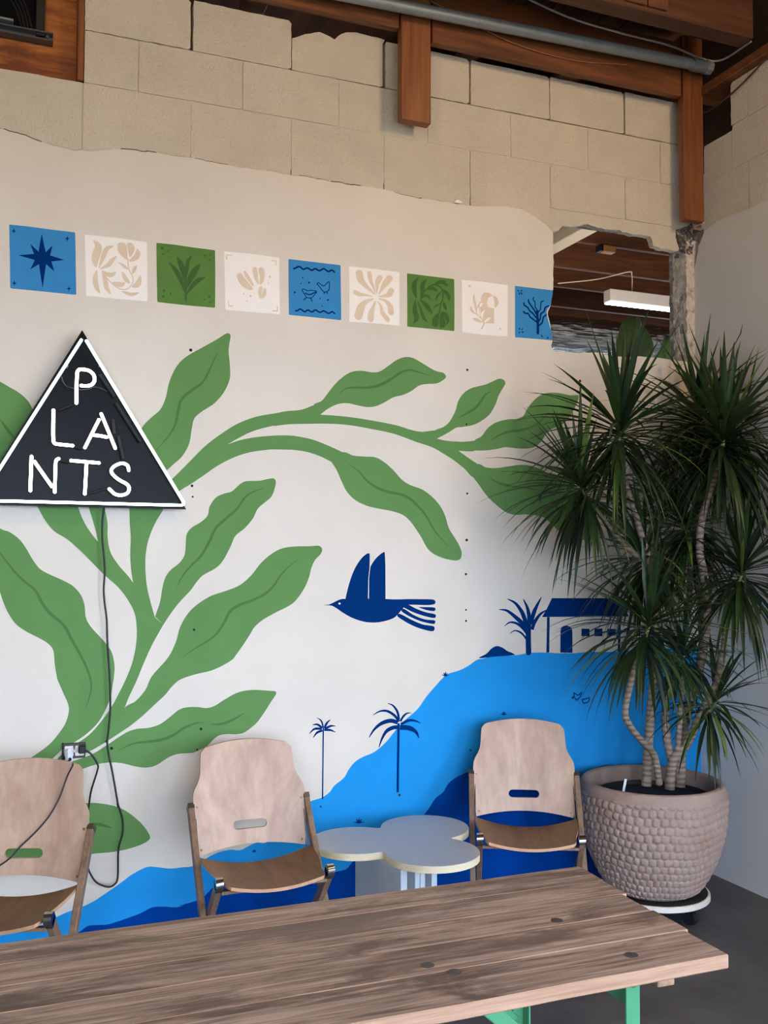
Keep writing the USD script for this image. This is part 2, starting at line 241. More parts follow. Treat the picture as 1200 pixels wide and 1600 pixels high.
# ---------------------------------------------------------------- outlines in wall millimetres (x,z), canes in metres
R = {'leaf_a': '843,2329 836,2275 842,2212 841,2161 819,2109 782,2063 735,2029 705,2000 695,1959 685,1900 660,1852 627,1820 603,1798 541,1757 481,1779 469,1875 508,1955 538,1991 574,2026 594,2071 604,2120 617,2161 641,2206 675,2240 724,2272 780,2308 824,2339 838,2341', 'vein_a': '560,1870 605,1924 632,1974 643,2030 655,2071 688,2104 734,2141 768,2206 793,2265', 'stem_top': '577,1712 619,1759 661,1803 697,1842 746,1893 802,1939 871,1986 948,2019 1026,2037 1072,2048 1132,2057 1186,2079 | 1214,2042 | 1295,2041 1379,2036 1464,2027 1550,2015 1609,2001 1660,1994 1727,2003 | 1735,1968 | 1780,1961 1856,1960 1918,1968 | 1918,1925 1837,1920 | 1887,1890 1933,1864 | 1908,1811 1863,1847 1818,1877 1765,1906 1712,1931 1646,1948 1616,1957 1536,1980 1436,1995 1337,2006 1241,2007 1146,2001 1079,1996 1026,1987 1013,1986 935,1961 871,1927 834,1904 | 884,1923 948,1938 1026,1948 1079,1951 1119,1949 1186,1938 1255,1915 1313,1892 | 1263,1852 | 1214,1873 1160,1888 1106,1894 1080,1894 1027,1893 994,1890 923,1877 859,1854 797,1820 747,1784 698,1749 649,1717 607,1679', 'leaf_b': '1186,2079 1220,2099 1250,2137 1281,2175 1316,2207 1351,2227 1393,2234 1442,2231 1475,2238 1514,2265 1550,2291 1587,2306 1624,2305 1668,2286 1713,2264 1743,2255 1765,2252 1778,2239 1769,2224 1735,2205 1690,2199 1653,2190 1616,2164 1580,2146 1536,2133 1500,2112 1457,2091 1414,2085 1372,2090 1330,2096 1288,2089 1247,2068 1214,2042 |', 'vein_b': '1292,2131 1323,2155 1365,2163 1421,2166 1478,2182 1529,2212 1572,2242 1609,2253 1646,2247 1705,2236', 'leaf_c': '1310,1893 1359,1881 1408,1879 1457,1877 1500,1855 1536,1826 1572,1790 1609,1768 1668,1749 1712,1720 1749,1683 1772,1643 1783,1609 1794,1582 1825,1538 1843,1507 1851,1483 1844,1457 1816,1451 1753,1464 1697,1495 1656,1558 1601,1632 1653,1560 1616,1610 1580,1640 1529,1656 1472,1665 1415,1677 1366,1699 1331,1731 1307,1773 1286,1818 1262,1853 |', 'vein_c': '1336,1846 1380,1818 1415,1782 1457,1754 1507,1737 1565,1727 1609,1711 1645,1681 1682,1642 1727,1574 1787,1510', 'leaf_d': '1727,2002 1765,2019 1795,2044 1822,2090 1837,2136 1864,2172 1903,2196 1965,2214 2005,2232 2036,2245 2059,2241 2066,2226 2052,2202 2032,2169 2016,2129 1988,2086 1949,2056 1910,2036 1856,2024 1826,2019 1788,1996 1735,1968 |', 'vein_d': '1832,2060 1879,2085 1918,2110 1945,2139 1965,2168 1997,2188', 'leaf_e': '1914,1967 1949,1989 1980,2026 2020,2052 2075,2068 2123,2073 2156,2088 2172,2114 2197,2147 2238,2182 2287,2199 2346,2201 2396,2195 2442,2194 2434,2161 2408,2116 2378,2078 2344,2055 2294,2034 2269,2011 2249,1982 2220,1956 2179,1945 2131,1943 2067,1946 2027,1937 1972,1928 1914,1925 |', 'vein_e': '1992,1972 2035,1997 2083,2015 2147,2025 2204,2044 2245,2071 2287,2113', 'leaf_f': '1929,1866 1972,1853 2027,1853 2082,1862 2146,1871 2203,1866 2252,1850 2293,1830 2343,1816 2393,1804 2460,1762 2511,1698 2527,1619 2501,1553 2458,1542 2399,1552 2349,1573 2300,1609 2259,1640 2210,1650 2161,1653 2113,1650 2065,1662 2010,1699 1971,1733 1933,1780 1903,1814 |', 'vein_f': '1987,1808 2034,1787 2090,1776 2162,1771 2239,1760', 'leaf_g': '564,1241 | 582,1297 590,1349 602,1391 622,1418 652,1442 671,1470 676,1503 679,1549 697,1577 736,1602 760,1627 767,1661 791,1696 823,1712 854,1722 886,1751 911,1763 962,1766 1001,1775 1021,1777 1030,1765 1026,1739 1012,1704 982,1678 957,1655 938,1617 906,1579 868,1547 849,1504 818,1448 788,1420 744,1396 720,1371 696,1338 654,1293 624,1254 595,1210 |', 'vein_g': '644,1351 665,1393 701,1436 737,1473 768,1528 792,1578 836,1619 874,1654 905,1698 937,1721 985,1739', 'trunk': '462,1682 465,1643 467,1592 471,1538 470,1478 474,1419 482,1368 | 463,1395 427,1437 398,1484 387,1538 386,1591 376,1642 367,1680 | 310,1679 319,1647 333,1602 345,1561 354,1520 | 323,1561 299,1602 282,1646 270,1678 | 129,1675 143,1643 166,1600 199,1560 244,1531 290,1490 330,1449 376,1401 428,1353 464,1305 488,1257 497,1203 496,1144 484,1079 461,1015 433,957 408,911 367,854 328,813 278,781 244,757 206,723 | 231,727 278,740 334,756 401,792 470,834 | 456,903 | 468,938 497,1001 525,1071 554,1136 583,1189 595,1210 | 563,1239 | 546,1298 532,1358 526,1424 527,1479 537,1533 560,1593 590,1646 607,1685 |', 'leaf_h': '-91,1619 -49,1614 15,1568 47,1555 80,1530 105,1495 124,1461 152,1423 191,1400 235,1379 269,1358 295,1326 308,1290 314,1243 333,1208 362,1175 388,1144 408,1111 418,1064 416,1017 413,999 405,947 385,898 360,856 321,819 272,788 244,774 206,740 | 136,688 62,672 -22,679 -2,705 98,731 152,761 195,792 227,830 248,863 259,903 256,932 239,973 219,1020 216,1032 208,1078 203,1125 186,1151 156,1172 112,1197 74,1226 47,1267 30,1307 19,1341 -15,1444 -63,1529', 'vein_h': '-16,1529 17,1481 60,1421 98,1380 137,1345 165,1293 193,1258 238,1216 266,1163 295,1110 318,1062 336,1003 331,957 315,905', 'leaf_i': '456,903 497,930 532,970 555,1019 614,1086 643,1145 658,1199 685,1247 721,1283 776,1316 838,1336 889,1357 933,1394 971,1441 1016,1479 1062,1501 1121,1508 1175,1509 1209,1511 1224,1499 1219,1479 1195,1454 1179,1421 1169,1383 1149,1339 1116,1294 1083,1270 1031,1246 979,1218 947,1191 928,1161 903,1124 866,1073 897,1106 866,1073 828,1050 779,1030 717,1018 663,1002 633,980 603,945 568,914 521,872 475,837 470,834 |', 'vein_i': '665,1081 704,1110 753,1138 796,1168 827,1213 851,1256 889,1280 940,1297 991,1322 1024,1353 1049,1390 1082,1425 1122,1456', 'leaf_j': '231,712 334,741 401,778 435,799 470,818 504,826 545,827 587,838 628,866 658,888 688,895 725,894 761,888 792,894 829,915 873,937 911,946 955,947 1007,941 1033,937 1035,925 1014,895 994,865 963,824 931,798 906,784 874,781 843,784 812,781 787,765 763,742 732,729 708,722 654,722 618,711 582,690 559,682 530,681 494,689 448,704 402,710 357,706 301,692 218,670 169,686', 'vein_j': '436,751 488,772 546,776 593,780 635,793 677,818 719,833 756,834', 'vein_j2': '774,826 818,824 861,836 911,861', 'leaf_k': '303,571 359,566 416,552 462,530 503,496 532,464 553,429 550,412 521,398 475,388 418,383 333,384 250,376 196,357 35,370 -69,413 -96,498 -72,551 85,574 192,578', 'vein_k': '326,493 371,488 417,470', 'leaf_l': '-74,2116 -26,2107 6,2095 39,2077 71,2059 99,2034 119,1998 133,1943 139,1885 152,1804 191,1735 137,1710 65,1754 11,1787 -43,1865 -97,1977', 'vein_l': '8,1960 36,1921 63,1887', 'hill_top': '-205,131 39,155 166,152 197,160 222,172 267,187 314,198 355,213 386,230 418,248 455,270 487,291 525,308 552,314 585,308 629,298 673,297 718,298 784,328 822,339 859,342 897,336 930,348 963,358 1007,357 1083,423 1166,489 1226,506 1260,525 1280,549 1321,577 1341,608 1369,637 1403,654 1452,670 1502,705 1537,742 1580,785 1623,815 1652,840 1682,878 1719,916 1756,951 1786,972 1838,984 1884,1003 1922,1025 1953,1030 2007,1039 2062,1038 2118,1038 2174,1045 2246,1045 2328,1039 2403,1036 2487,1038 2581,1035 2625,1035 2873,1038 3120,1041', 'navy_top': '198,91 243,95 305,110 335,127 372,126 404,123 441,129 478,137 521,147 564,163 603,161 653,152 686,156 665,156 728,166 754,174 791,207 823,229 931,253 1098,211 1241,216 1205,205 1257,208 1329,212 1369,244 1442,239 1580,308 1681,402 1726,457 1762,480 1785,512 1815,532 1860,549 1898,556 1890,555 1998,583 2123,578 2251,527 2372,469 2472,463 2758,436 3110,400', 'rock': '1934,1033 1969,1050 1992,1070 2019,1081 2047,1073 2070,1058 2094,1049 2111,1039 | 2047,1037 2007,1036 |', 'roof': '2297,1283 | 2662,1277 | 2703,1193 | 2246,1201 | 2269,1234 |', 'house_post': '2271,1200 | 2284,1200 | 2281,1044 | 2267,1044 |', 'house_post_2': '2648,1186 | 2661,1186 | 2654,1033 | 2643,1034 |', 'house_door': '2338,1041 | 2341,1137 2353,1155 2371,1159 2389,1153 2400,1135 2401,1038 |', 'house_window_0': '2450,1144 | 2491,1142 | 2491,1109 | 2449,1111 |', 'house_window_1': '2519,1142 | 2560,1141 | 2560,1107 | 2518,1109 |', 'house_window_2': '2588,1139 | 2631,1137 | 2631,1108 | 2588,1110 |', 'bird': '1229,1272 1254,1274 1274,1282 1294,1291 1309,1295 1325,1295 | 1329,1313 1339,1351 1354,1394 1372,1430 1395,1461 1416,1478 1428,1481 | 1430,1471 1429,1423 1424,1374 1422,1298 | 1427,1298 1428,1374 1432,1413 1436,1430 1457,1459 1480,1479 1493,1486 | 1497,1480 1499,1422 1500,1292 | 1546,1290 1599,1290 1653,1289 1712,1287 1726,1280 1727,1273 1718,1266 1685,1264 1642,1266 1603,1267 | 1642,1248 1685,1233 1723,1225 1729,1216 1720,1209 1674,1219 1626,1235 1594,1250 1582,1256 | 1557,1230 1536,1213 1499,1202 1463,1197 1426,1198 1391,1205 1350,1220 1314,1240 1289,1257 1269,1268 1254,1271 |', 'bird_f1': '1647,1256 | 1718,1253 1727,1244 1718,1238 1685,1243 |', 'bird_f2': '1583,1250 1574,1239 1615,1215 1663,1196 1717,1184 1726,1192 1720,1199 1674,1205 1626,1224', 'bird_f3': '1566,1229 1554,1220 1589,1197 1631,1176 1680,1160 1715,1154 1723,1165 1715,1175 1669,1183 1621,1202', 'bird_eye': '1294,1277 1299,1281 1304,1277 1299,1273', 'tile_0': '27,2670 | 91,2671 162,2670 256,2670 | 260,2544 263,2436 | 142,2437 35,2437 | 31,2569 |', 'star': '139,2650 | 149,2603 | 154,2583 | 177,2611 | 169,2573 | 219,2562 | 174,2551 | 185,2516 | 156,2539 | 145,2450 | 131,2536 | 102,2514 | 117,2550 | 60,2561 | 114,2572 | 100,2608 | 129,2582 |', 'tile_star_0': '43,2658 | 46,2650 | 52,2649 | 46,2646 | 44,2638 | 42,2645 | 35,2647 | 41,2650 |', 'tile_star_1': '228,2653 | 231,2645 | 237,2644 | 231,2641 | 228,2632 | 226,2640 | 220,2642 | 226,2645 |', 'tile_star_2': '48,2467 | 51,2459 | 57,2458 | 51,2455 | 49,2447 | 47,2454 | 40,2456 | 46,2459 |', 'tile_star_3': '237,2467 | 239,2459 | 246,2458 | 239,2455 | 237,2446 | 235,2454 | 228,2456 | 235,2459 |', 'tile_1': '290,2666 | 400,2668 517,2665 | 520,2563 522,2438 | 403,2436 298,2437 | 294,2562 |', 'tile_1p0': '412,2648 433,2652 443,2637 446,2603 448,2587 429,2597 412,2617 409,2633', 'tile_1p1': '444,2652 461,2654 472,2639 467,2616 454,2600 448,2621', 'tile_1p2': '481,2635 493,2621 488,2599 467,2585 451,2584 460,2598 473,2614', 'tile_2': '553,2667 | 619,2668 687,2666 779,2665 | 781,2556 781,2438 | 667,2437 559,2439 | 555,2577 |', 'tile_3': '815,2665 | 924,2668 1039,2665 | 1040,2553 1043,2437 | 925,2435 822,2434 | 818,2552 |', 'tile_3p0': '867,2575 875,2585 886,2584 897,2569 915,2549 931,2532 929,2524 918,2523 895,2531 877,2549', 'tile_3p1': '895,2594 899,2597 908,2588 922,2567 934,2546 934,2539 925,2543 909,2564 897,2580', 'tile_3p2': '930,2609 935,2616 945,2616 949,2604 952,2575 955,2551 947,2554 936,2573 930,2593', 'tile_3p3': '954,2611 963,2619 974,2614 979,2596 976,2569 968,2552 959,2551 960,2576 955,2596', 'tile_3p4': '953,2521 959,2538 968,2543 970,2532 967,2505 966,2492 957,2499', 'tile_3p5': '977,2535 985,2531 986,2516 980,2501 970,2494 968,2505', 'tile_4': '1077,2665 | 1183,2665 1299,2665 | 1301,2561 1303,2437 | 1184,2438 1080,2438 | 1078,2560 |', 'tile_5': '1336,2665 | 1449,2666 1562,2665 | 1562,2561 1562,2437 | 1449,2437 1338,2434 | 1338,2561 |', 'tile_6': '1597,2664 | 1713,2663 1818,2663 | 1819,2545 1818,2437 | 1713,2437 1598,2437 | 1598,2547 |', 'tile_6p0': '1743,2508 1725,2495 1714,2475 1715,2453 1728,2446 1740,2453 1745,2481', 'tile_6p1': '1756,2512 1748,2481 1749,2449 1763,2447 1776,2456 1776,2472', 'tile_6p2': '1758,2514 1778,2514 1791,2501 1794,2478 1783,2461 1778,2481 1763,2503', 'tile_7': '1854,2664 | 1955,2666 2081,2664 | 2080,2542 2078,2435 | 1954,2433 1857,2436 | 1855,2544 |', 'tile_7p0': '1948,2591 1952,2605 1965,2619 1981,2621 1994,2617 2002,2609 1983,2597 1977,2577 1983,2559 2002,2554 2012,2554 | 2011,2487 | 1970,2485 1954,2488 1949,2516 1943,2553', 'tile_7p1': '2007,2609 2023,2606 2033,2590 2031,2571 2018,2558 2014,2569 2014,2590', 'tile_8': '2117,2665 | 2216,2665 2314,2665 | 2313,2641 2311,2618 2302,2599 2288,2584 2279,2566 2280,2547 2286,2528 2294,2502 2303,2475 2310,2451 2309,2438 | 2215,2437 2116,2435 |', 'plaster_edge': '-976,2964 -421,2985 -9,3016 56,3010 111,2997 178,2984 246,2978 326,2988 391,3009 443,3014 503,3014 563,3017 686,3018 863,3009 1020,3012 1209,3011 1209,3009 1377,3009 1506,3009 1609,2996 1789,2993 1929,2995 1944,3000 2056,3015 2153,3014 2218,2991 2284,2959 2314,2934 2317,2795 2313,2668 2305,2611 2283,2564 2297,2497 2309,2428 2300,2409 2314,2391 2409,2392 2543,2400 2679,2391 2788,2402 2970,2402 3153,2390', 'lintel_edge': '2318,2934 2348,2946 2370,2974 2414,2970 2459,2982 2504,2998 2572,2987 2687,2989 2765,2981 2859,2986 2875,2942 2923,2932 2987,2931 3024,2936 3037,2976 3034,3023 3096,3092', 'jag': '1087,3582 1122,3597 1141,3612 1183,3623 1202,3635 1252,3624 1275,3615 1294,3638 1323,3657 1365,3666 1501,3661', 'sign_outline': '282,2295 | 667,1646 | 14,1649 |', 'sign_left': '115,1992', 'tube_left': '277,2251 230,2153 11,1776', 'tube_right': '295,2249 343,2166 641,1688', 'tube_bottom': '13,1662 623,1659', 'neon_P': '263,2021 263,2078 264,2125 267,2138 276,2144 303,2142 321,2128 325,2107 315,2091 297,2085 279,2085', 'neon_L': '185,1990 185,1935 186,1890 190,1873 204,1869 252,1866', 'neon_A1': '342,1964 319,1914 295,1861', 'neon_A2': '350,1986 376,1924 401,1863', 'neon_A3': '324,1907 346,1906 370,1902', 'neon_T1': '248,1812 344,1807', 'neon_T2': '301,1802 297,1694', 'neon_S': '450,1784 446,1800 432,1808 415,1806 395,1794 388,1778 399,1761 419,1746 443,1733 452,1719 447,1701 427,1692 403,1695 382,1713', 'neon_N1': '114,1821 112,1701', 'neon_N2': '124,1804 184,1717', 'neon_N3': '205,1817 197,1810 195,1786 194,1698', 'neon_dark_0': '203,1994 255,2017', 'neon_dark_1': '263,1862 288,1859', 'neon_dark_2': '212,1813 240,1807', 'neon_dark_3': '310,1695 370,1715', 'neon_sleeve_0': '346,2134 398,2055', 'neon_sleeve_1': '405,2031 493,1893', 'neon_sleeve_2': '395,1970 400,1917', 'neon_sleeve_3': '415,1911 432,1826', 'neon_wire': '212,2117 217,2100 229,2084 249,2078 276,2073 306,2078 333,2087 374,2074', 'cord_down': '370,1667 370,1644 366,1590 367,1531 373,1472 377,1414 374,1349 378,1296 386,1237 390,1149 399,1032 402,973 403,903 398,833 394,787 400,740 415,669 436,551 433,563 451,504 452,451 438,395 437,297 425,272 400,267 361,289 338,326 329,356', 'cord_up': '326,365 318,411 314,457 316,496 329,557 337,619 358,692 358,715 335,754 312,770', 'holes': '1880,2273 1876,2037 1878,1738 1875,1538 1871,1392 1871,1240 1871,1193 688,2264 698,1739 701,1697 711,1188 2451,2264 741,810 727,733 392,788 411,761 1563,486 1222,472 1891,645 2401,839'}
ST = {'palm_a': ['7.8 1 ;2083,1133 2110,1145 2141,1133 2166,1106', '11.7 1 ;2057,1166 2083,1181 2117,1176 2145,1157 2169,1130', '18.2 1 ;2032,1238 2070,1232 2111,1204 2145,1176 2173,1148', '19.5 1 ;2073,1283 2111,1264 2142,1227 2159,1190 2173,1154', '18.2 1 ;2151,1281 2170,1245 2179,1208 2181,1166', '19.5 1 ;2242,1287 2219,1250 2201,1214 2188,1171', '15.6 1 ;2272,1233 2236,1213 2208,1180 2194,1147', '26.0 0 ;2176,1172 2175,1111 2176,1048'], 'palm_b': ['9.8 0 ;1559,775 1557,660 1555,502', '9.2 1 ;1510,864 1533,854 1553,828 1561,795', '10.0 1 ;1446,820 1474,833 1506,833 1539,814 1561,787', '16.1 1 ;1429,731 1452,762 1484,784 1523,792 1555,783', '15.5 1 ;1472,688 1487,725 1506,751 1533,763 1558,764', '8.4 1 ;1618,818 1597,818 1580,806 1567,787', '10.7 1 ;1660,773 1633,785 1605,788 1569,775', '19.5 1 ;1651,713 1636,740 1605,757 1566,762'], 'palm_c': ['4.6 0 ;1232,781 1231,635 1230,502', '5.7 1 ;1204,824 1223,811 1232,784', '8.6 1 ;1262,813 1247,800 1237,781', '8.6 1 ;1187,797 1207,797 1228,782', '8.6 1 ;1284,786 1262,787 1238,777', '8.6 1 ;1174,763 1195,780 1225,779', '8.6 1 ;1285,761 1262,771 1236,774', '8.6 1 ;1190,746 1205,764 1228,772'], 'tuft696': ['5.0 1 ;1756,969 1766,967 1774,964', '5.0 1 ;1764,977 1769,972 1774,964', '5.0 1 ;1775,981 1774,975 1774,964', '3.4 1 ;1784,976 1779,971 1774,964', '3.4 1 ;1792,967 1782,966 1774,964'], 'tuft787': ['4.6 1 ;2035,789 2044,787 2052,784', '4.6 1 ;2042,796 2047,791 2052,784', '4.6 1 ;2053,800 2052,794 2052,784', '4.6 1 ;2062,795 2056,791 2052,784', '4.6 1 ;2069,787 2059,786 2052,784'], 'tuft885': ['5.0 1 ;2346,560 2357,557 2366,554', '5.0 1 ;2355,567 2361,562 2366,554', '5.0 1 ;2367,571 2366,565 2366,554', '5.0 1 ;2378,565 2371,561 2366,554', '5.0 1 ;2386,556 2375,556 2366,554'], 'tuft560': ['4.5 1 ;1363,397 1375,394 1385,390', '6.7 1 ;1372,407 1379,400 1385,390', '4.5 1 ;1386,411 1385,403 1385,390', '6.7 1 ;1398,404 1391,399 1385,390', '4.5 1 ;1407,393 1395,392 1385,390'], 'tuft397': ['3.4 1 ;942,327 947,326 952,324', '2.2 1 ;946,332 949,328 952,324', '3.4 1 ;952,334 952,330 952,324', '3.4 1 ;958,330 955,328 952,324', '3.4 1 ;962,325 957,325 952,324'], 'hen_a': ['4.5 0 ;2406,860 2414,856 2427,848 2439,855 2448,859 2439,841 2426,831 2414,833 2408,846 2406,860', '3.8 0 ;2416,833 2418,824', '2.5 0 ;2425,831 2428,823'], 'hen_b': ['4.5 0 ;2450,828 2464,829 2487,833 2482,817 2464,812 2453,816 2450,828', '2.5 0 ;2458,813 2460,807'], 'tile_1m': ['28.5 2 ;323,2647 339,2625 329,2578 332,2547', '18.0 2 ;394,2636 370,2621 357,2588 342,2545', '16.0 2 ;406,2598 390,2580 376,2561 346,2542', '17.4 2 ;405,2538 390,2526 374,2525 353,2538', '19.6 2 ;335,2537 330,2503 335,2474 347,2450', '17.6 2 ;355,2535 366,2502 372,2473 387,2451', '11.0 2 ;415,2575 434,2563 449,2552', '13.0 2 ;480,2571 472,2555 465,2537', '18.0 2 ;428,2540 440,2515 456,2499', '21.0 2 ;495,2533 485,2500 463,2487', '19.5 2 ;437,2501 421,2491 391,2496', '14.0 2 ;490,2468 461,2458 426,2467', '4.0 0 ;448,2589 451,2555 465,2527 466,2503 449,2479 426,2474 402,2484 377,2505 355,2535'], 'tile_2m': ['19.3 2 ;601,2597 627,2569 650,2528 664,2486', '23.4 2 ;632,2622 647,2594 661,2557 666,2521', '14.7 2 ;690,2635 674,2609 670,2576 667,2544', '23.8 2 ;722,2604 702,2577 684,2543 670,2503', '17.4 2 ;743,2554 718,2542 691,2514 671,2480', '12.8 3 ;667,2544 667,2509 667,2454', '9.4 4 ;574,2649 575,2649 576,2649', '6.2 4 ;596,2641 597,2641 598,2641', '6.2 4 ;577,2626 578,2626 580,2626', '9.4 4 ;739,2639 740,2640 741,2640', '6.2 4 ;758,2644 759,2644 760,2644', '6.2 4 ;757,2625 758,2625 759,2626', '9.4 4 ;582,2485 583,2485 584,2485', '6.2 4 ;608,2476 609,2476 610,2477', '9.4 4 ;580,2462 581,2462 582,2462', '9.4 4 ;757,2479 758,2480 759,2480', '6.2 4 ;737,2466 739,2466 740,2466', '6.2 4 ;761,2457 763,2457 764,2458'], 'tile_3m': ['8.4 4 ;999,2584 1000,2584 1001,2584', '5.6 4 ;994,2558 995,2558 996,2558', '5.6 4 ;894,2505 895,2505 896,2505', '8.4 4 ;920,2499 922,2499 923,2499', '5.6 4 ;907,2477 908,2477 909,2477', '4.7 0 ;825,2635 826,2652', '3.1 0 ;826,2652 845,2653', '3.1 0 ;1007,2650 1026,2651', '3.1 0 ;1026,2651 1025,2634', '3.1 0 ;834,2469 835,2450', '4.7 0 ;835,2450 851,2451', '4.7 0 ;1013,2448 1032,2449', '4.7 0 ;1032,2449 1032,2467'], 'tile_4m': ['6.5 0 ;1099,2628 1108,2632 1117,2638 1126,2638 1140,2630 1155,2637 1165,2634 1176,2630 1190,2638 1208,2632 1227,2642 1245,2633 1261,2640 1273,2633', '6.0 0 ;1108,2457 1116,2459 1128,2466 1146,2457 1159,2465 1177,2459 1191,2468 1211,2461 1227,2468 1248,2460 1263,2468 1274,2462', '3.0 0 ;1133,2545 1138,2549 1147,2548 1159,2544 1172,2548 1188,2547 1197,2544 1191,2535 1179,2520 1170,2516 1154,2517 1145,2528 1133,2545', '4.5 0 ;1148,2533 1166,2529 1193,2542', '3.5 0 ;1154,2516 1142,2505', '3.5 0 ;1172,2515 1177,2503', '3.3 0 ;1197,2576 1205,2582 1215,2575 1227,2571 1238,2581 1247,2590 1251,2587 1250,2561 1243,2551 1229,2546 1220,2553 1206,2569 1197,2576', '3.5 0 ;1229,2545 1228,2539', '3.5 0 ;1241,2548 1242,2541', '5.0 4 ;1136,2595 1137,2595 1138,2596', '7.5 4 ;1163,2578 1164,2578 1165,2578', '5.0 4 ;1128,2570 1129,2570 1130,2571', '7.5 4 ;1103,2532 1104,2532 1105,2532', '5.0 4 ;1210,2518 1211,2518 1212,2518', '7.5 4 ;1244,2515 1245,2515 1246,2515', '5.0 4 ;1219,2487 1220,2487 1221,2487'], 'tile_5m': ['31.3 5 ;1381,2639 1390,2611 1420,2583 1451,2559', '18.7 5 ;1426,2645 1432,2615 1444,2590 1454,2562', '23.8 5 ;1473,2631 1463,2612 1460,2587 1460,2564', '27.5 5 ;1517,2634 1497,2609 1482,2585 1468,2561', '25.0 5 ;1525,2582 1514,2565 1495,2557 1468,2551', '25.0 5 ;1524,2490 1519,2516 1497,2537 1468,2542', '20.0 5 ;1509,2457 1485,2484 1478,2512 1463,2531', '27.5 5 ;1432,2454 1435,2481 1444,2505 1454,2532', '35.0 5 ;1378,2462 1390,2499 1411,2524 1444,2539', '18.3 5 ;1363,2559 1383,2552 1409,2552 1442,2549'], 'tile_6m': ['21.3 2 ;1648,2652 1631,2623 1631,2591 1641,2562', '20.0 2 ;1686,2647 1669,2623 1668,2595 1661,2576', '12.5 2 ;1708,2560 1693,2575 1676,2575 1656,2559', '20.0 2 ;1713,2503 1698,2522 1680,2541 1656,2557', '13.3 2 ;1693,2464 1675,2479 1663,2507 1646,2551', '22.5 2 ;1628,2454 1641,2478 1633,2509 1635,2553', '18.8 2 ;1789,2629 1761,2644 1726,2633', '15.0 2 ;1738,2600 1718,2612 1693,2604', '10.8 2 ;1731,2560 1738,2581 1758,2604', '18.8 2 ;1796,2566 1786,2593 1763,2612', '6.7 2 ;1717,2524 1733,2539 1756,2553', '15.0 2 ;1781,2523 1773,2541 1766,2559', '6.0 0 ;1661,2571 1683,2599 1703,2619 1726,2629 1748,2624 1763,2605 1763,2572 1753,2544 1747,2508'], 'tile_7m': ['11.7 2 ;1914,2609 1913,2585 1921,2555 1926,2523', '12.0 2 ;1897,2553 1902,2535 1920,2520', '15.5 2 ;1907,2500 1926,2495 1952,2488', '13.8 2 ;1947,2581 1936,2552 1936,2524 1946,2509', '6.5 0 ;1951,2460 1962,2484 1946,2506 1923,2523', '13.0 4 ;1890,2640 1892,2640 1894,2640', '8.7 4 ;2039,2466 2041,2466 2043,2467'], 'tile_7w': ['11.3 2 ;1955,2573 1947,2563 1939,2552', '11.3 2 ;1936,2550 1932,2533 1941,2510', '11.3 2 ;1964,2541 1952,2521 1954,2500', '11.3 2 ;1994,2512 1978,2500 1962,2487'], 'tile_8m': ['12.4 0 ;2232,2464 2232,2504 2230,2542 2229,2563', '6.8 0 ;2159,2554 2170,2547 2183,2547 2193,2533 2207,2525 2226,2513', '6.8 0 ;2161,2593 2165,2582 2181,2574 2191,2560 2207,2550 2224,2532', '6.8 0 ;2185,2609 2187,2598 2200,2582 2213,2567 2224,2549', '4.5 0 ;2210,2623 2209,2611 2218,2603 2219,2581 2228,2569 2231,2552', '4.5 0 ;2262,2612 2249,2604 2246,2574 2235,2558 2231,2533', '6.8 0 ;2289,2592 2271,2583 2265,2565 2248,2552 2246,2534 2235,2514', '6.8 0 ;2278,2552 2261,2537 2255,2514 2237,2497 2233,2485', '4.8 0 ;2131,2647 2134,2643', '4.8 0 ;2148,2647 2153,2648', '4.8 0 ;2139,2629 2138,2635', '4.8 0 ;2145,2638 2153,2632', '4.8 0 ;2138,2477 2139,2472', '3.2 0 ;2154,2477 2148,2470', '4.8 0 ;2136,2456 2139,2460', '4.8 0 ;2150,2461 2158,2462', '4.8 0 ;2250,2455 2255,2450', '4.8 0 ;2282,2450 2284,2444']}
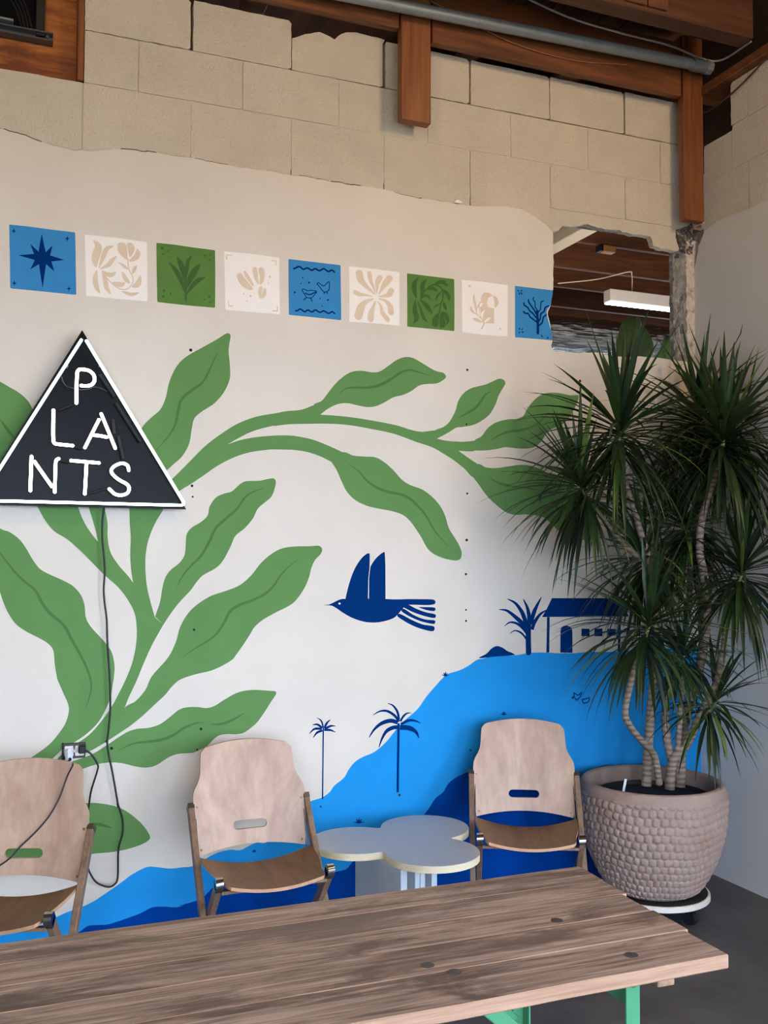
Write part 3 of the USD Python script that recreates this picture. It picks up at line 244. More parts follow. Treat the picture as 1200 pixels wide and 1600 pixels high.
CANES = {'a': [[2.541, -0.42, 0.538], [2.494, -0.45, 0.664], [2.389, -0.5, 0.745], [2.309, -0.54, 0.814], [2.277, -0.56, 0.869], [2.295, -0.57, 0.973], [2.335, -0.57, 1.094], [2.378, -0.57, 1.18]], 'b': [[2.522, -0.36, 0.519], [2.538, -0.36, 0.723], [2.567, -0.36, 0.986], [2.582, -0.36, 1.145], [2.571, -0.36, 1.306], [2.528, -0.36, 1.441]], 'c': [[2.607, -0.4, 0.509], [2.614, -0.41, 0.608], [2.633, -0.42, 0.653], [2.672, -0.44, 0.701], [2.725, -0.47, 0.834], [2.767, -0.5, 0.941], [2.791, -0.52, 1.073], [2.797, -0.53, 1.165], [2.822, -0.55, 1.297], [2.854, -0.56, 1.389]], 'd': [[2.622, -0.4, 0.619], [2.613, -0.38, 0.721], [2.624, -0.36, 0.85], [2.675, -0.34, 0.979], [2.726, -0.32, 1.084], [2.787, -0.31, 1.218], [2.808, -0.3, 1.439], [2.799, -0.28, 1.579]], 'e': [[2.692, -0.36, 0.498], [2.724, -0.34, 0.706], [2.757, -0.36, 0.869], [2.787, -0.4, 1.062], [2.78, -0.44, 1.253], [2.749, -0.46, 1.388], [2.711, -0.48, 1.494], [2.709, -0.5, 1.626], [2.737, -0.52, 1.745], [2.769, -0.53, 1.838], [2.789, -0.54, 1.944]], 'f': [[2.582, -0.36, 1.145], [2.551, -0.38, 1.387], [2.459, -0.42, 1.573], [2.407, -0.44, 1.689], [2.35, -0.46, 1.791], [2.323, -0.47, 1.879], [2.327, -0.47, 1.957]], 'g': [[2.528, -0.36, 1.441], [2.423, -0.36, 1.521], [2.36, -0.36, 1.578], [2.301, -0.37, 1.638], [2.215, -0.38, 1.727]], 'h': [[2.732, -0.47, 0.841], [2.743, -0.48, 0.829], [2.754, -0.49, 0.84]], 'i': [[2.871, -0.3, 1.049], [2.889, -0.26, 1.382], [2.878, -0.25, 1.666], [2.9, -0.24, 1.867], [2.917, -0.24, 2.069]], 'j': [[2.865, -0.34, 1.246], [2.928, -0.3, 1.495], [2.961, -0.3, 1.779], [3.011, -0.32, 1.978]], 'k': [[2.633, -0.42, 0.653], [2.631, -0.45, 0.862], [2.631, -0.46, 0.968], [2.638, -0.46, 1.033]]}
# ================================================================ SETTING
ground = obj('ground', bx(-30, 30, -30, 30, -.30, -.055), mat('outdoor_concrete', (190, 178, 160), .85, var=.08, vscale=1.5), label='pale concrete ground outside the building', cat='ground', kind='structure')
floor = obj('floor', bx(-4.2, 9, -7, 9, -.05, 0), m_floor, label='dark grey stained concrete floor with faint mottling', cat='floor', kind='structure')
XR = 3.105                                                            # face of the right wall
ROWS = [(2.975, 3.2455), (3.2495, 3.4485), (3.4525, 3.652)]; U0, BL = .683, .4064
HX0, HX1, HZ0, TW = 2.31, 3.058, 2.40, .135
wb = thing('wall_back', 'cream concrete block wall with smooth mural plaster below and painted plants, bird and hills', 'wall', kind='structure')
edge = pts(R['plaster_edge'])
edge_r = rough_line(edge, .014, .004, 3)
pl = Polygon(list(map(tuple, edge_r)) + [(3.118, HZ0 - .01), (3.118, 0), (-1.6, 0), (-1.6, 3.05)]).buffer(0)
pl = pl if pl.geom_type == 'Polygon' else max(pl.geoms, key=lambda g: g.area)
edge_dark = [LineString(c).buffer(.0016 + .0014 * (i % 3), 2) for i, c in enumerate(np.array_split(edge_r[20:190], 17)) if i % 4 != 3]
obj('edge_crack', flat(affinity.translate(unary_union(edge_dark), 0, .0024), .0078, .014), mat('crack_shadow_dark', (96, 78, 60), .9, var=.3, vscale=60), wb, label='dark crack and painted edge shadow along the broken upper edge of the plaster')  # dark strips for the crack, with the plaster edge shadow painted in
obj('plaster_panel', flat(pl, 0, .03), m_plaster, wb, label='smooth cream plaster with a broken upper edge, the ground of the mural')
lint = pts(R['lintel_edge'])
lp = Polygon(list(map(tuple, rough_line(lint, .012, .006, 5))) + [(3.09, 3.043), (2.2, 3.043), (2.2, 2.96)]).buffer(0)
lp = lp if lp.geom_type == 'Polygon' else max(lp.geoms, key=lambda g: g.area)
obj('lintel_patch', flat(lp, .0128, .045), m_block, wb, label='ragged painted masonry over the broken opening')
# rubble core of the wall behind the plaster, open at the hole
core = sbox(-1.6, 0, 3.10, 3.05).difference(Polygon(rough_line([(HX0 - .012, HZ0 - .02), (HX1 + .004, HZ0 - .02), (HX1 + .004, 3.03), (HX0 - .012, 3.03), (HX0 - .012, HZ0 - .02)], .02, .008, 8)))
core = core.union(sbox(-1.6, 2.96, HX0 - .02, 3.045)).union(sbox(HX0 - .02, 3.02, 3.1, 3.045))
obj('block_core', flat(core, .028, TW), m_rawcon, wb, label='raw grey masonry inside the broken opening')
rnd = random.Random(4)
jag = pts(R['jag'])
for r, (z0, z1) in enumerate(ROWS):
    for k in range(-6, 7):
        kk = k + (.5 if r == 1 else 0); x0, x1 = U0 + kk * BL + .0018, U0 + (kk + 1) * BL - .0018
        if r and x1 < .29: continue
        if r and x0 < .281: x0 = .281
        if x0 > 3.08 or x1 < -1.5: continue
        if r == 0: z0 = 3.047 if x0 > 2.25 else ROWS[0][0]
        x1 = min(x1, 3.10); x0 = max(x0, -1.6)
        if r == 2:
            if k == 0: x0 += .0; x1 -= 0
            if k in (0, 2): x0 += .004
            if k in (-1, 1): x1 -= .004
            if k in (3, 5): x0 += .003
            if k in (2, 4): x1 -= .003
        top = [p for p in reversed(jag)] if (r == 2 and k == 1) else None
        amp = .0016 if r < 2 else .0024
        off = rnd.uniform(-.0015, .0015)
        obj('block', flat(rough_rect(x0, x1, z0, z1 + (rnd.uniform(-.006, .004) if r == 2 and not top else 0), r * 40 + k + 10, amp, top), .0115 + off, .19), m_block, wb)
obj('mortar', cat_([bx(-1.6, .281, .0152, .12, 2.97, ROWS[0][1]), bx(.281, 3.1, .0152, .12, 3.04, 3.45)]), m_block, wb)
# broken jamb at the right of the hole, hollow cells showing
jb = fine(bx(HX1, 3.136, .004, .104, HZ0 - .004, 2.99), .014)
v = jb.vertices; n_ = fbm(v * 28, 4, 2) - .5; jb.vertices = v + np.stack([n_ * .022 * (v[:, 0] < 3.09), (fbm(v * 34, 3, 9) - .5) * .012 * (v[:, 1] < .05), n_ * 0], 1)
jm = m3.Manifold(m3.Mesh(np.asarray(jb.vertices, np.float32), np.asarray(jb.faces, np.uint32)))
for (x, z, a, b) in ((3.058, 2.865, .03, .06), (3.056, 2.475, .028, .08)):
    c = trimesh.creation.icosphere(3, 1.); c.apply_scale([a, .034, b]); jitter(c, .12 * a, 60, int(z * 100)); c.apply_translation([x, .055, z])
    cm = m3.Manifold(m3.Mesh(np.asarray(c.vertices, np.float32), np.asarray(c.faces, np.uint32)))
    if jm.status() == m3.Error.NoError: jm = jm - cm
obj('broken_jamb', jm if jm.num_tri() else jb, mat('jamb_plaster', (196, 184, 170), .9, var=.2, vscale=40, bump=1., bscale=70, stain=(112, 104, 98), sscale=30), wb, label='crumbling plaster jamb with hollow block cells at the right of the opening')
lath = Polygon(rough_line([(3.005, 2.995), (3.03, 2.94), (3.06, 2.915), (3.098, 2.90), (3.098, 3.075), (3.07, 3.055), (3.04, 3.043), (3.005, 3.035), (3.005, 2.995)], .01, .006, 21)).buffer(0)
lm = fine(flat(lath, .004, .02), .012); lm.vertices[:, 1] += (fbm(lm.vertices * 90, 3, 4) - .5) * .016
obj('metal_lath', lm, m_lath, wb, label='bare rusty lath and mortar in the corner above the opening')
for i, (x, z) in enumerate(pts(R['holes'])):
    obj('screw_hole', cyl((x, -.0016, z), (x, .004, z), [.0052, .0038, .0046, .006][i % 4], 8), m_hole, wb)
chip = Polygon([(1.815, 2.998), (1.835, 3.014), (1.852, 3.01), (1.86, 3.0), (1.84, 2.999)])
obj('plaster_chip', flat(chip, -.0008, .002), m_wht, wb, label='white chip in the plaster above the painted tiles')

# ---- the mural, each painted motif a thin coat of paint on the plaster
LV = [('a', 'painted wavy green leaf right of the triangle sign'), ('b', 'painted green leaf on top of the arching stem'), ('c', 'painted drooping green leaf above the bird'), ('d', 'small painted green leaf of three at the right end of the stem'),
      ('e', 'painted green leaf reaching up behind the potted plant'), ('f', 'painted green leaf running down behind the potted plant'), ('g', 'painted upright green leaf below the sign'), ('h', 'large painted green leaf at the left edge'),
      ('i', 'large painted green leaf in the middle of the wall'), ('j', 'painted green leaf above the middle chair'), ('k', 'painted green leaf behind the left chair'), ('l', 'painted green leaf left of the triangle sign')]
for j, (k, lab) in enumerate(LV):
    lf = obj('painted_leaf', flat(shape(R['leaf_' + k]), -.0006 - .00004 * j, .001), m_green, wb, label=lab)
    vs = [R['vein_' + k]] + ([R['vein_j2']] if k == 'j' else [])
    obj('leaf_vein', flat(unary_union([stroke(11., 2, s) for s in vs]), -.0014, .0005), m_vein, lf)
obj('painted_stem', flat(shape(R['trunk']), -.0012, .001), m_green, wb, label='painted green main stem branching below the sign')
obj('painted_stem', flat(shape(R['stem_top']), -.0011, .001), m_green, wb, label='painted green stem arching to the right')
ht, nt = crom(pts(R['hill_top']), 5), crom(pts(R['navy_top']), 5)
hill = Polygon(list(map(tuple, ht)) + [(3.10, .0), (ht[0][0], 0)]).buffer(0); navy = Polygon(list(map(tuple, nt)) + [(3.10, 0), (nt[0][0], 0)]).buffer(0)
hp = obj('painted_hill', flat(hill, -.0007, .001), m_sky, wb, label='painted bright blue hill')
obj('painted_foothill', flat(navy, -.0012, .0005), m_navy, wb, label='painted dark blue foothills along the floor')
obj('painted_rock', flat(shape(R['rock']), -.001, .001), m_ink, wb, label='painted dark blue rock on the hill crest')
hs = obj('painted_house', flat(unary_union([shape(R[k]) for k in ('roof', 'house_post', 'house_post_2')]), -.001, .001), m_ink, wb, label='painted dark blue house on the hill')
obj('painted_door', flat(shape(R['house_door']), -.001, .001), m_ink, hs)
for i in range(3): obj('painted_window', flat(shape(R['house_window_%d' % i]), -.001, .001), m_ink, hs)
def strokes(k): 
    out = []
    for e in ST[k]:
        h, s = e.split(';'); w, t = h.split(); out.append(stroke(float(w), int(t), s))
    return unary_union(out)
for k, lab in (('palm_a', 'painted bushy palm beside the house'), ('palm_b', 'painted tall palm on the slope of the blue hill'), ('palm_c', 'painted slender palm at the foot of the hill')):
    obj('painted_palm', flat(strokes(k), -.0018, .0005), m_ink, wb, label=lab)
bd = obj('painted_bird', flat(unary_union([shape(R['bird'])] + [shape(R['bird_f%d' % i]) for i in (1, 2, 3)]), -.0009, .001), m_ink, wb, label='painted dark blue bird in flight')
obj('painted_eye', flat(shape(R['bird_eye']), -.0015, 0), m_wht, bd)
for k in sorted(ST):
    if k.startswith('tuft'): obj('painted_grass_tuft', flat(strokes(k), -.0018, .0005), m_ink, wb)
for k in ('hen_a', 'hen_b'): obj('painted_hen', flat(strokes(k), -.0016, .0005), m_ink, wb, label='small outlined hen painted on the blue hill')
TL = [('a blue square with a dark eight-pointed star', m_tblue, m_ink), ('a white square with tan flowers and leaves', m_twhite, m_ttan), ('a green square with a dark green agave', m_tgreen, m_tgdark), ('a white square with tan coffee beans', m_twhite, m_ttan),
      ('a blue square with two birds between wavy lines', m_tblue, m_ink), ('a white square with ten tan petals', m_twhite, m_ttan), ('a green square with a dark green flower spray', m_tgreen, m_tgdark), ('a white square with a tan keyhole arch and twig', m_twhite, m_ttan), ('a blue square with dark coral, cut by the opening', m_tblue, m_ink)]
for i, (lab, c0, c1) in enumerate(TL):
    t = obj('painted_tile', flat(shape(R['tile_%d' % i]).buffer(-.004).buffer(.004).intersection(pl), -.0006, .001), c0, wb, label='painted tile: ' + lab)
    g = ([strokes('tile_%dm' % i)] if 'tile_%dm' % i in ST else []) + [shape(R[k]) for k in R if k.startswith('tile_%dp' % i)]
    if i == 0: g = [shape(R['star'])] + [shape(R['tile_star_%d' % j]) for j in range(4)]
    obj('motif', flat(unary_union(g).intersection(shape(R['tile_%d' % i])), -.0012, .0005), c1, t)
    if i == 7: obj('motif_highlight', flat(strokes('tile_7w'), -.0018, 0), m_twhite, t)  # white leaves painted over the keyhole arch

w_dark0 = wood('dark_backing', (60, 36, 20), (34, 20, 12), 1, 14., 10., .8, .2)
# ---- right wall: blocks over plaster, a wide doorway open to the daylight further forward
wr = thing('wall_right', 'plain cream side wall, blockwork above smooth plaster', 'wall', kind='structure')
re_ = rough_line([(-.03, 2.0), (-.01, 2.75), (.0, 2.86), (.03, 2.955), (.07, 3.01), (.12, 3.028), (.25, 3.033), (.36, 3.022), (.47, 3.026), (.9, 3.03), (2.0, 3.03)], .014, .0035, 31)
obj('plaster_panel', flat(Polygon(list(map(tuple, re_)) + [(2.0, 0), (-.03, 0)]).buffer(0), 0, .03, 'right'), m_rwall, wr)
for r, (z0, z1) in enumerate(ROWS):
    for k in range(-1, 7):
        u0 = .355 - .4064 + k * .4064 if r != 1 else .25 - .4064 + k * .4064
        u1 = u0 + .4064; lo = .05 if r == 0 else (.06 if r == 1 else .247)
        u0, u1 = max(u0, lo), min(u1, 2.0)
        if u1 - u0 < .02: continue
        obj('block', flat(rough_rect(u0 + .0016, u1 - .0016, z0, z1 - (.02 if r == 1 and k <= 0 else 0), 300 + r * 40 + k, .0018), .0115 + rnd.uniform(-.0015, .0015), .19, 'right'), m_rblock, wr)
obj('mortar', bx(XR + .0155, XR + .18, -2.0, -.27, 3.0, 3.64), m_rblock, wr)
obj('mortar', bx(XR + .0155, XR + .18, -.27, -.06, 3.0, 3.42), m_rblock, wr)
obj('backing', bx(XR + .11, XR + .19, -2.0, .25, 3.40, 4.1), w_dark0, wr)
obj('core', bx(XR + .028, XR + .19, -2.0, .14, 0, 3.04), m_rawcon, wr)
obj('front_part', bx(XR, XR + .19, FY, RD, 0, 4.1), m_rwall, wr); obj('door_lintel', bx(XR, XR + .19, RD, -2.0, LINTEL, 4.1), m_rwall, wr)
wl = obj('wall_left', bx(-4.2, -4.0, FY, .2, 0, 4.1), m_rwall, label='plain cream wall far to the left of the picture', cat='wall', kind='structure')
wf = thing('wall_front', 'cream wall behind the viewer with a wide open doorway', 'wall', kind='structure')
obj('side_part', bx(-4.2, FD0, FY - .2, FY, 0, 4.1), m_rwall, wf); obj('side_part', bx(FD1, 3.3, FY - .2, FY, 0, 4.1), m_rwall, wf); obj('door_lintel', bx(FD0, FD1, FY - .2, FY, FL, 4.1), m_rwall, wf)
# ---- ceiling
w_beam = wood('beam_wood', (132, 76, 34), (84, 42, 16), 0, 18., 10., .6, .3)
w_post = wood('post_wood', (146, 86, 42), (106, 56, 24), 2, 16., 10., .5, .25)
w_deck = wood('deck_wood', (112, 66, 34), (70, 38, 18), 1, 14., 10., .7, .3)
w_ply = wood('plywood', (176, 104, 44), (112, 52, 16), 0, 14., 4.5, .45, .1, contrast=(.38, .56))
ce = thing('ceiling', 'dark stained plank ceiling over the room', 'ceiling', kind='structure')
obj('roof_deck', bx(-4.2, 9, -7.2, 9, 4.1, 4.2), w_deck, ce)
x = -4.0; k = 0
while x < 3.1:
    w_ = .133; obj('plank', bx(x, min(x + w_ - .006, 3.1), -7, .2, 4.03 + .004 * (k % 3), 4.098, .004), w_deck, ce); x += w_; k += 1
# ---- space seen through the opening
wfar = obj('wall_far', bx(-4.2, 9, 8.9, 9.1, 0, 4.1), m_rwall, label='plain wall at the far end of the next room', cat='wall', kind='structure')
obj('wall_far_right', bx(8.9, 9.1, .2, 3.2, 0, 4.1), m_rwall, label='plain side wall of the next room', cat='wall', kind='structure')
obj('wall_far_left', bx(-4.2, -4.0, .2, 8.9, 0, 4.1), m_rwall, label='left side wall of the next room', cat='wall', kind='structure')
obj('wall_dividing', bx(3.3, 9, .0, .18, 0, 4.1), m_rwall, label='wall that closes the next room beside the corner', cat='wall', kind='structure')
cf = thing('ceiling_far', 'brown joisted ceiling of the room behind the opening', 'ceiling', kind='structure')
w_joist = wood('joist_wood', (112, 68, 38), (76, 42, 22), 0, 14., 9., .8, .25)
for i, y in enumerate([.95, 1.52, 2.07, 2.64, 3.12, 3.68, 4.22, 4.8, 5.35, 5.9, 6.5, 7.1, 7.7, 8.3]):
    obj('joist', bx(2.0, 8.9, y, y + .045, 3.70, 4.10, .006), w_joist, cf)
pb = obj('painted_beam', bx(3.50, 3.62, .25, 3.6, 3.585, 3.80, .006), mat('cream_beam_paint', (196, 188, 172), .6, var=.05, vscale=5, bump=.1), label='cream painted beam running away at the top left of the wall opening', cat='beam')
cp_ = obj('ceiling_panel', bx(2.0, 3.495, .25, 3.6, 3.66, 3.70), mat('drab_panel', (134, 128, 112), .8, var=.08), label='drab plaster ceiling strip beside the cream beam in the opening', cat='panel')
lf = thing('linear_light', 'white linear pendant light glowing in the room behind the wall opening', 'light fixture', (3.72, 1.6, 3.20))
obj('housing', bx(0, 1.5, -.04, .04, -.058, .022, .004), mat('fixture_white', (178, 178, 184), .5), lf)
obj('diffuser', bx(.004, 1.496, -.037, .037, -.068, -.0585, .002), mat('fixture_glow', (255, 250, 240), .4, emit=GLOW), lf, label='glowing diffuser')
obj('hanger_wire', tube([(.20, 0, .02), (.20, 0, .14), (.17, .0, .16), (.0, .1, .12), (-.25, .2, .09)], .004, 6), mat('wire_grey', (170, 160, 145), .5), lf)
jb_ = thing('junction_box', 'small pale wooden block fixed under the joists in the opening', 'block', (4.02, 2.09, 3.664))
obj('body', bx(.0, .105, -.03, .03, -.012, .036, .004), mat('pale_pine', (170, 118, 62), .6, var=.1), jb_); obj('dark_end', bx(-.03, .0, -.03, .03, -.012, .036, .004), m_rubber, jb_)
duct = trimesh.creation.cylinder(.135, 3.0, sections=72); duct = fine(duct, .05); duct.apply_transform(trimesh.transformations.rotation_matrix(math.pi / 2, [0, 1, 0]))
a_ = fbm(duct.vertices * [9, 30, 30], 4, 3) - .5; vv = duct.vertices; duct.vertices = vv * np.stack([np.ones(len(vv)), 1 + a_ * .22, 1 + a_ * .22], 1); duct.apply_translation([4.9, 2.7, 3.19])
obj('foil_duct', duct, mat('crumpled_foil', (190, 188, 182), .22, metal=1., bump=1., bscale=40), smooth=28, label='crumpled silver foil air duct in the room behind the wall opening', cat='duct')
tp = thing('tall_leafy_plant', 'tall plant with broad dark green leaves rising behind the wall opening', 'plant', (2.62, .5, 0))
m_bleaf = mat('broad_leaf', (34, 60, 18), .4, var=.25, vscale=14, transl=.25)
obj('stem', tube([(0, 0, 0), (.03, .02, .8), (.12, 0.03, 1.6), (.40, .04, 2.3), (.53, .02, 2.74)], [.018, .012], 8), mat('leaf_stem', (92, 96, 48), .6), tp)
def broad_leaf(c, ax, up, L, W, curl=.12):
    u = np.linspace(-1, 1, 15); P = []; Fc = []; ax = np.array(ax, float) / np.linalg.norm(ax); up = np.array(up, float); up -= ax * (up @ ax); up /= np.linalg.norm(up); sd = np.cross(ax, up)
    T = np.linspace(0, 1, 15)
    for t in T:
        w = W * (math.sin(math.pi * min(1, t * 1.02 + .02)) ** .55) * (1 - .15 * t)
        for q in u: P.append(np.array(c) + ax * L * t + sd * w * q + up * (-curl * L * (t ** 2) - .10 * W * q * q + .008 * math.sin(9 * t + 5 * abs(q))))
    for i in range(14):
        for j in range(14): a = i * 15 + j; Fc += [[a, a + 1, a + 16], [a, a + 16, a + 15]]
    P = np.array(P); m = trimesh.Trimesh(np.vstack([P, P - up * .0012]), np.vstack([np.array(Fc), np.array(Fc)[:, ::-1] + len(P)]), process=False); return m
obj('leaf', broad_leaf((.52, .0, 2.735), (-.06, -.1, -.99), (.25, -1, .15), .36, .155, .05), m_bleaf, tp, True)
obj('leaf', broad_leaf((.80, .06, 2.67), (-.12, .0, -.95), (.3, -1, .2), .32, .105, .05), m_bleaf, tp, True)
obj('leaf', broad_leaf((.30, .0, 2.28), (-.6, .2, -.3), (.2, -.6, .8), .30, .13), m_bleaf, tp, True)
obj('pot', lathe([(0, 0), (.16, 0), (.20, .32), (.18, .32), (.17, .28), (0, .28)], 32), mat('plain_pot', (90, 80, 74), .8), tp)
# ---- timbers, pipe and cables under the ceiling
def lumber(name, m, mt, label, cat, grp=None): return obj(name, m, mt, label=label, cat=cat, group=grp)
YB0, YB1 = -.095, -.055
lumber('wall_beam', bx(-1.5, 1.522, YB0, YB1, 3.66, 3.90, .004), w_beam, 'brown timber beam along the block wall left of the first hanging post', 'beam')
lumber('wall_beam', bx(1.672, 2.962, YB0, YB1, 3.632, 3.89, .004), w_beam, 'brown timber beam between the two hanging posts under the pipe', 'beam')
lumber('hanging_post', bx(1.529, 1.664, YB0 - .004, YB1, 3.275, 3.93, .004), w_post, 'short brown timber post hanging from the beam in the middle of the blocks', 'post')
lumber('hanging_post', bx(2.97, 3.085, YB0 - .004, YB1, 3.046, 3.93, .004), w_post, 'longer brown timber post hanging in the corner above the opening', 'post')
cs_ = obj('caulk_strip', fine(bx(3.086, 3.102, -.075, -.01, 3.05, 3.42), .03), mat('caulk_white', (214, 206, 196), .7, bump=.6, bscale=60), label='pale filler strip beside the corner post', cat='strip')
lumber('cross_beam', bx(-1.5, 2.995, -.53, -.44, 3.698, 4.02, .005), wood('dark_beam_wood', (88, 48, 22), (50, 26, 12), 0, 18., 10., .6, .3), 'dark timber beam crossing the ceiling in front of the pipe', 'beam')
for xx in (2.33, 2.435): lumber('beam_splice', bx(xx, xx + .10, -.545, -.5305, 3.715, 4.0, .003), w_deck, ('left' if xx < 2.4 else 'right') + ' short splice board nailed to the dark ceiling beam', 'board')
lumber('wall_plate', bx(XR - .03, XR + .12, -2.0, -.02, 3.656, 3.70, .004), w_beam, 'brown timber plate on top of the right wall', 'beam')
lumber('roof_blocking', bx(.90, .99, -.04, .14, 3.70, 3.92, .004), w_beam, 'timber block seen in the gap above the broken block', 'block')
lumber('roof_blocking', bx(1.86, 1.95, -.04, .16, 3.668, 3.70, .004), wood('pale_block_wood', (150, 112, 70), (110, 76, 42), 1), 'pale timber block in the gap beside the first post', 'block')
lumber('roof_blocking', bx(2.36, 2.47, -.04, .16, 3.664, 3.70, .004), mats['pale_block_wood'], 'pale timber block in the gap halfway to the corner', 'block')
pipe = thing('conduit_pipe', 'grey steel conduit pipe running below the ceiling', 'pipe', base=(-.9, -.16, 3.645))
p0, p1 = np.array([-.9, -.16, 3.645]), np.array([2.99, -.16, 3.757])
obj('tube', cyl(p0, p1, .0255, 24), m_steel, pipe, 40)
d_ = (p1 - p0) / np.linalg.norm(p1 - p0); obj('coupling', cat_([cyl(p1 - d_ * .02, p1 + d_ * .035, .031, 20), cyl(p1 + d_ * .035, p1 + d_ * .05, .026, 20), cyl(p1 + d_ * .05, p1 + d_ * .085, .034, 8)]), m_steel, pipe, 30, label='threaded conduit coupling')
pm = p0 + d_ * 2.75; obj('joint_ring', cyl(pm, pm + d_ * .006, .0268, 24), m_steel, pipe, 40)
obj('armored_cable', tube([(1.6, -.22, 3.93), (1.95, -.22, 3.86), (2.25, -.22, 3.80), (2.55, -.21, 3.79), (2.82, -.19, 3.80), (3.0, -.17, 3.79), (3.09, -.22, 3.77), (3.10, -.40, 3.77)], .0048, 8), mat('cable_armor', (176, 174, 170), .35, metal=.6, bump=.8, bscale=260), label='thin pale armored cable draped above the pipe', cat='cable')
obj('thin_wire', tube([(1.66, -.105, 3.80), (1.8, -.102, 3.765), (2.05, -.105, 3.70), (2.35, -.10, 3.685), (2.65, -.10, 3.72)], .0022, 6), mat('brown_wire', (150, 96, 56), .5), label='thin brown wire sagging along the beam under the pipe', cat='wire')
obj('wall_cable', tube([(3.06, -.03, 3.60), (3.085, -.10, 3.57), (3.096, -.20, 3.575), (3.098, -.33, 3.60), (3.098, -.5, 3.65)], .0042, 6), mat('dark_cable', (58, 46, 38), .5), label='dark cable running along the top of the right wall', cat='cable')
# ---- plywood recess in the top left corner
pr = thing('plywood_recess', 'plywood lined recess with a black framed box in the upper left corner', 'recess panel', base=(.26, .05, 3.255))
obj('panel', bx(-1.5, .262, .085, .10, 3.255, 4.02), w_ply, pr); obj('side_stud', bx(.256, .279, .014, .10, 3.255, 4.02, .002), w_post, pr)
obj('box_cavity', cat_([bx(-1.3, .118, .074, .0848, 3.435, 4.0)]), mat('cavity_black', (5, 5, 6), .7, spec=.1), pr, label='black cavity')
obj('frame_strip', bx(.108, .140, .055, .084, 3.42, 4.0, .002), mat('dark_strip', (44, 40, 37), .5, metal=.5, var=.2), pr, label='dark metal frame strip')
obj('rail', cat_([bx(-1.3, .170, .040, .084, 3.398, 3.404, .001), bx(-1.3, .170, .078, .084, 3.398, 3.432, .001), bx(-1.3, .170, .045, .084, 3.428, 3.434, .001)]), mat('rail_steel', (92, 92, 92), .4, metal=.6), pr, label='grey steel rail')
obj('rail_lip', bx(-1.3, .03, .042, .075, 3.448, 3.456, .001), m_steel, pr)
obj('screw', cyl((.150, .05, 3.418), (.150, .078, 3.418), .006, 12), m_chrome, pr)
for q in range(4): obj('cable', tube([(-.3, .066, 3.70 + .03 * q), (-.05, .064, 3.60 + .035 * q), (.03 + .01 * q, .062, 3.52 + .01 * q), (.06 + .012 * q, .066, 3.44)], .004, 6), mat('cable_black', (22, 22, 24), .4), pr)
# ================================================================ THINGS ON THE WALL
A, B, P0 = pts(R['sign_outline']); Lm = pts(R['sign_left'])[0]
def meet(a, b, c, d):
    a, b, c, d = map(np.array, (a, b, c, d)); M = np.stack([b - a, c - d], 1); return a + (b - a) * np.linalg.solve(M, c - a)[0]
LC = meet(A, Lm, B, P0)
sg = thing('neon_sign', 'black triangular sign with white glowing tube letters reading PLANTS', 'neon sign', base=(A[0], -.0, B[1]))
tri = Polygon([A, B, tuple(LC)])
obj('backboard', flat(tri, -.052, -.036), m_black, sg, label='black triangular board')
obj('spacer', cat_([cyl((x, -.037, z), (x, .001, z), .012, 12) for x, z in ((A[0], A[1] - .09), (B[0] - .09, B[1] + .04), (LC[0] + .09, LC[1] + .04))]), m_steel, sg)
m_glow = mat('neon_white', (255, 252, 248), .4, emit=NEON); m_glow2 = mat('neon_cool', (222, 255, 250), .4, emit=NEON * .9)
def neon(name, s, r, mt, lab=None, y=-.085, n=6):
    P = [(x, y, z) for x, z in pts(s)] if isinstance(s, str) else s
    t = tube(P, r, 10, n); ends = []
    for e in (P[0], P[-1]): c = trimesh.creation.icosphere(2, r); c.apply_translation(e); ends.append(c)
    return cat_([t] + ends)
tb = pts(R['tube_bottom']); tr = pts(R['tube_right']); tl_ = pts(R['tube_left'])
c0 = meet(tl_[0], tl_[2], tb[0], tb[1]); c1 = meet(tr[0], tr[2], tb[0], tb[1])
def fil(c, a, b, r=.022):
    c, a, b = map(np.array, (c, a, b)); u = (a - c) / np.linalg.norm(a - c); w = (b - c) / np.linalg.norm(b - c); p, q = c + u * r, c + w * r
    return [tuple(p * (1 - t) ** 2 + 2 * c * t * (1 - t) + q * t * t) for t in np.linspace(0, 1, 7)]
loop = [tl_[0]] + fil(c0, tl_[0], tb[1]) + fil(c1, tb[0], tr[0]) + [tr[0]]
obj('border_tube', neon('b', [(x, -.085, z) for x, z in loop], .0062, m_glow2, n=0), m_glow2, sg, 60, label='glowing white tube along the edge of the triangle')
for nm, ks in (('letter_p', ['P']), ('letter_l', ['L']), ('letter_a', ['A1', 'A2', 'A3']), ('letter_n', ['N1', 'N2', 'N3']), ('letter_t', ['T1', 'T2']), ('letter_s', ['S'])):
    obj(nm, cat_([neon(k, R['neon_' + k], .0068, m_glow) for k in ks]), m_glow, sg, 60, label='glowing tube letter ' + nm[-1].upper())
for k in range(4):
    p, q = [(x, -.072, z) for x, z in pts(R['neon_dark_%d' % k])]; obj('blackout_tube', cyl(p, q, .0048, 8), m_rubber, sg)
for k in range(4):
    p, q = [(x, -.062, z) for x, z in pts(R['neon_sleeve_%d' % k])]; obj('electrode_sleeve', cyl(p, q, .0085, 12), m_rubber, sg, 40)
obj('lead_wire', tube([(x, -.06, z) for x, z in pts(R['neon_wire'])], .0026, 6), mat('clear_wire', (62, 64, 64), .3), sg)
for x, z in (tl_[1], tr[1], tb[1]): obj('tube_clip', cyl((x, -.085, z), (x, -.05, z), .004, 8), mat('clear_clip', (140, 144, 146), .2), sg)

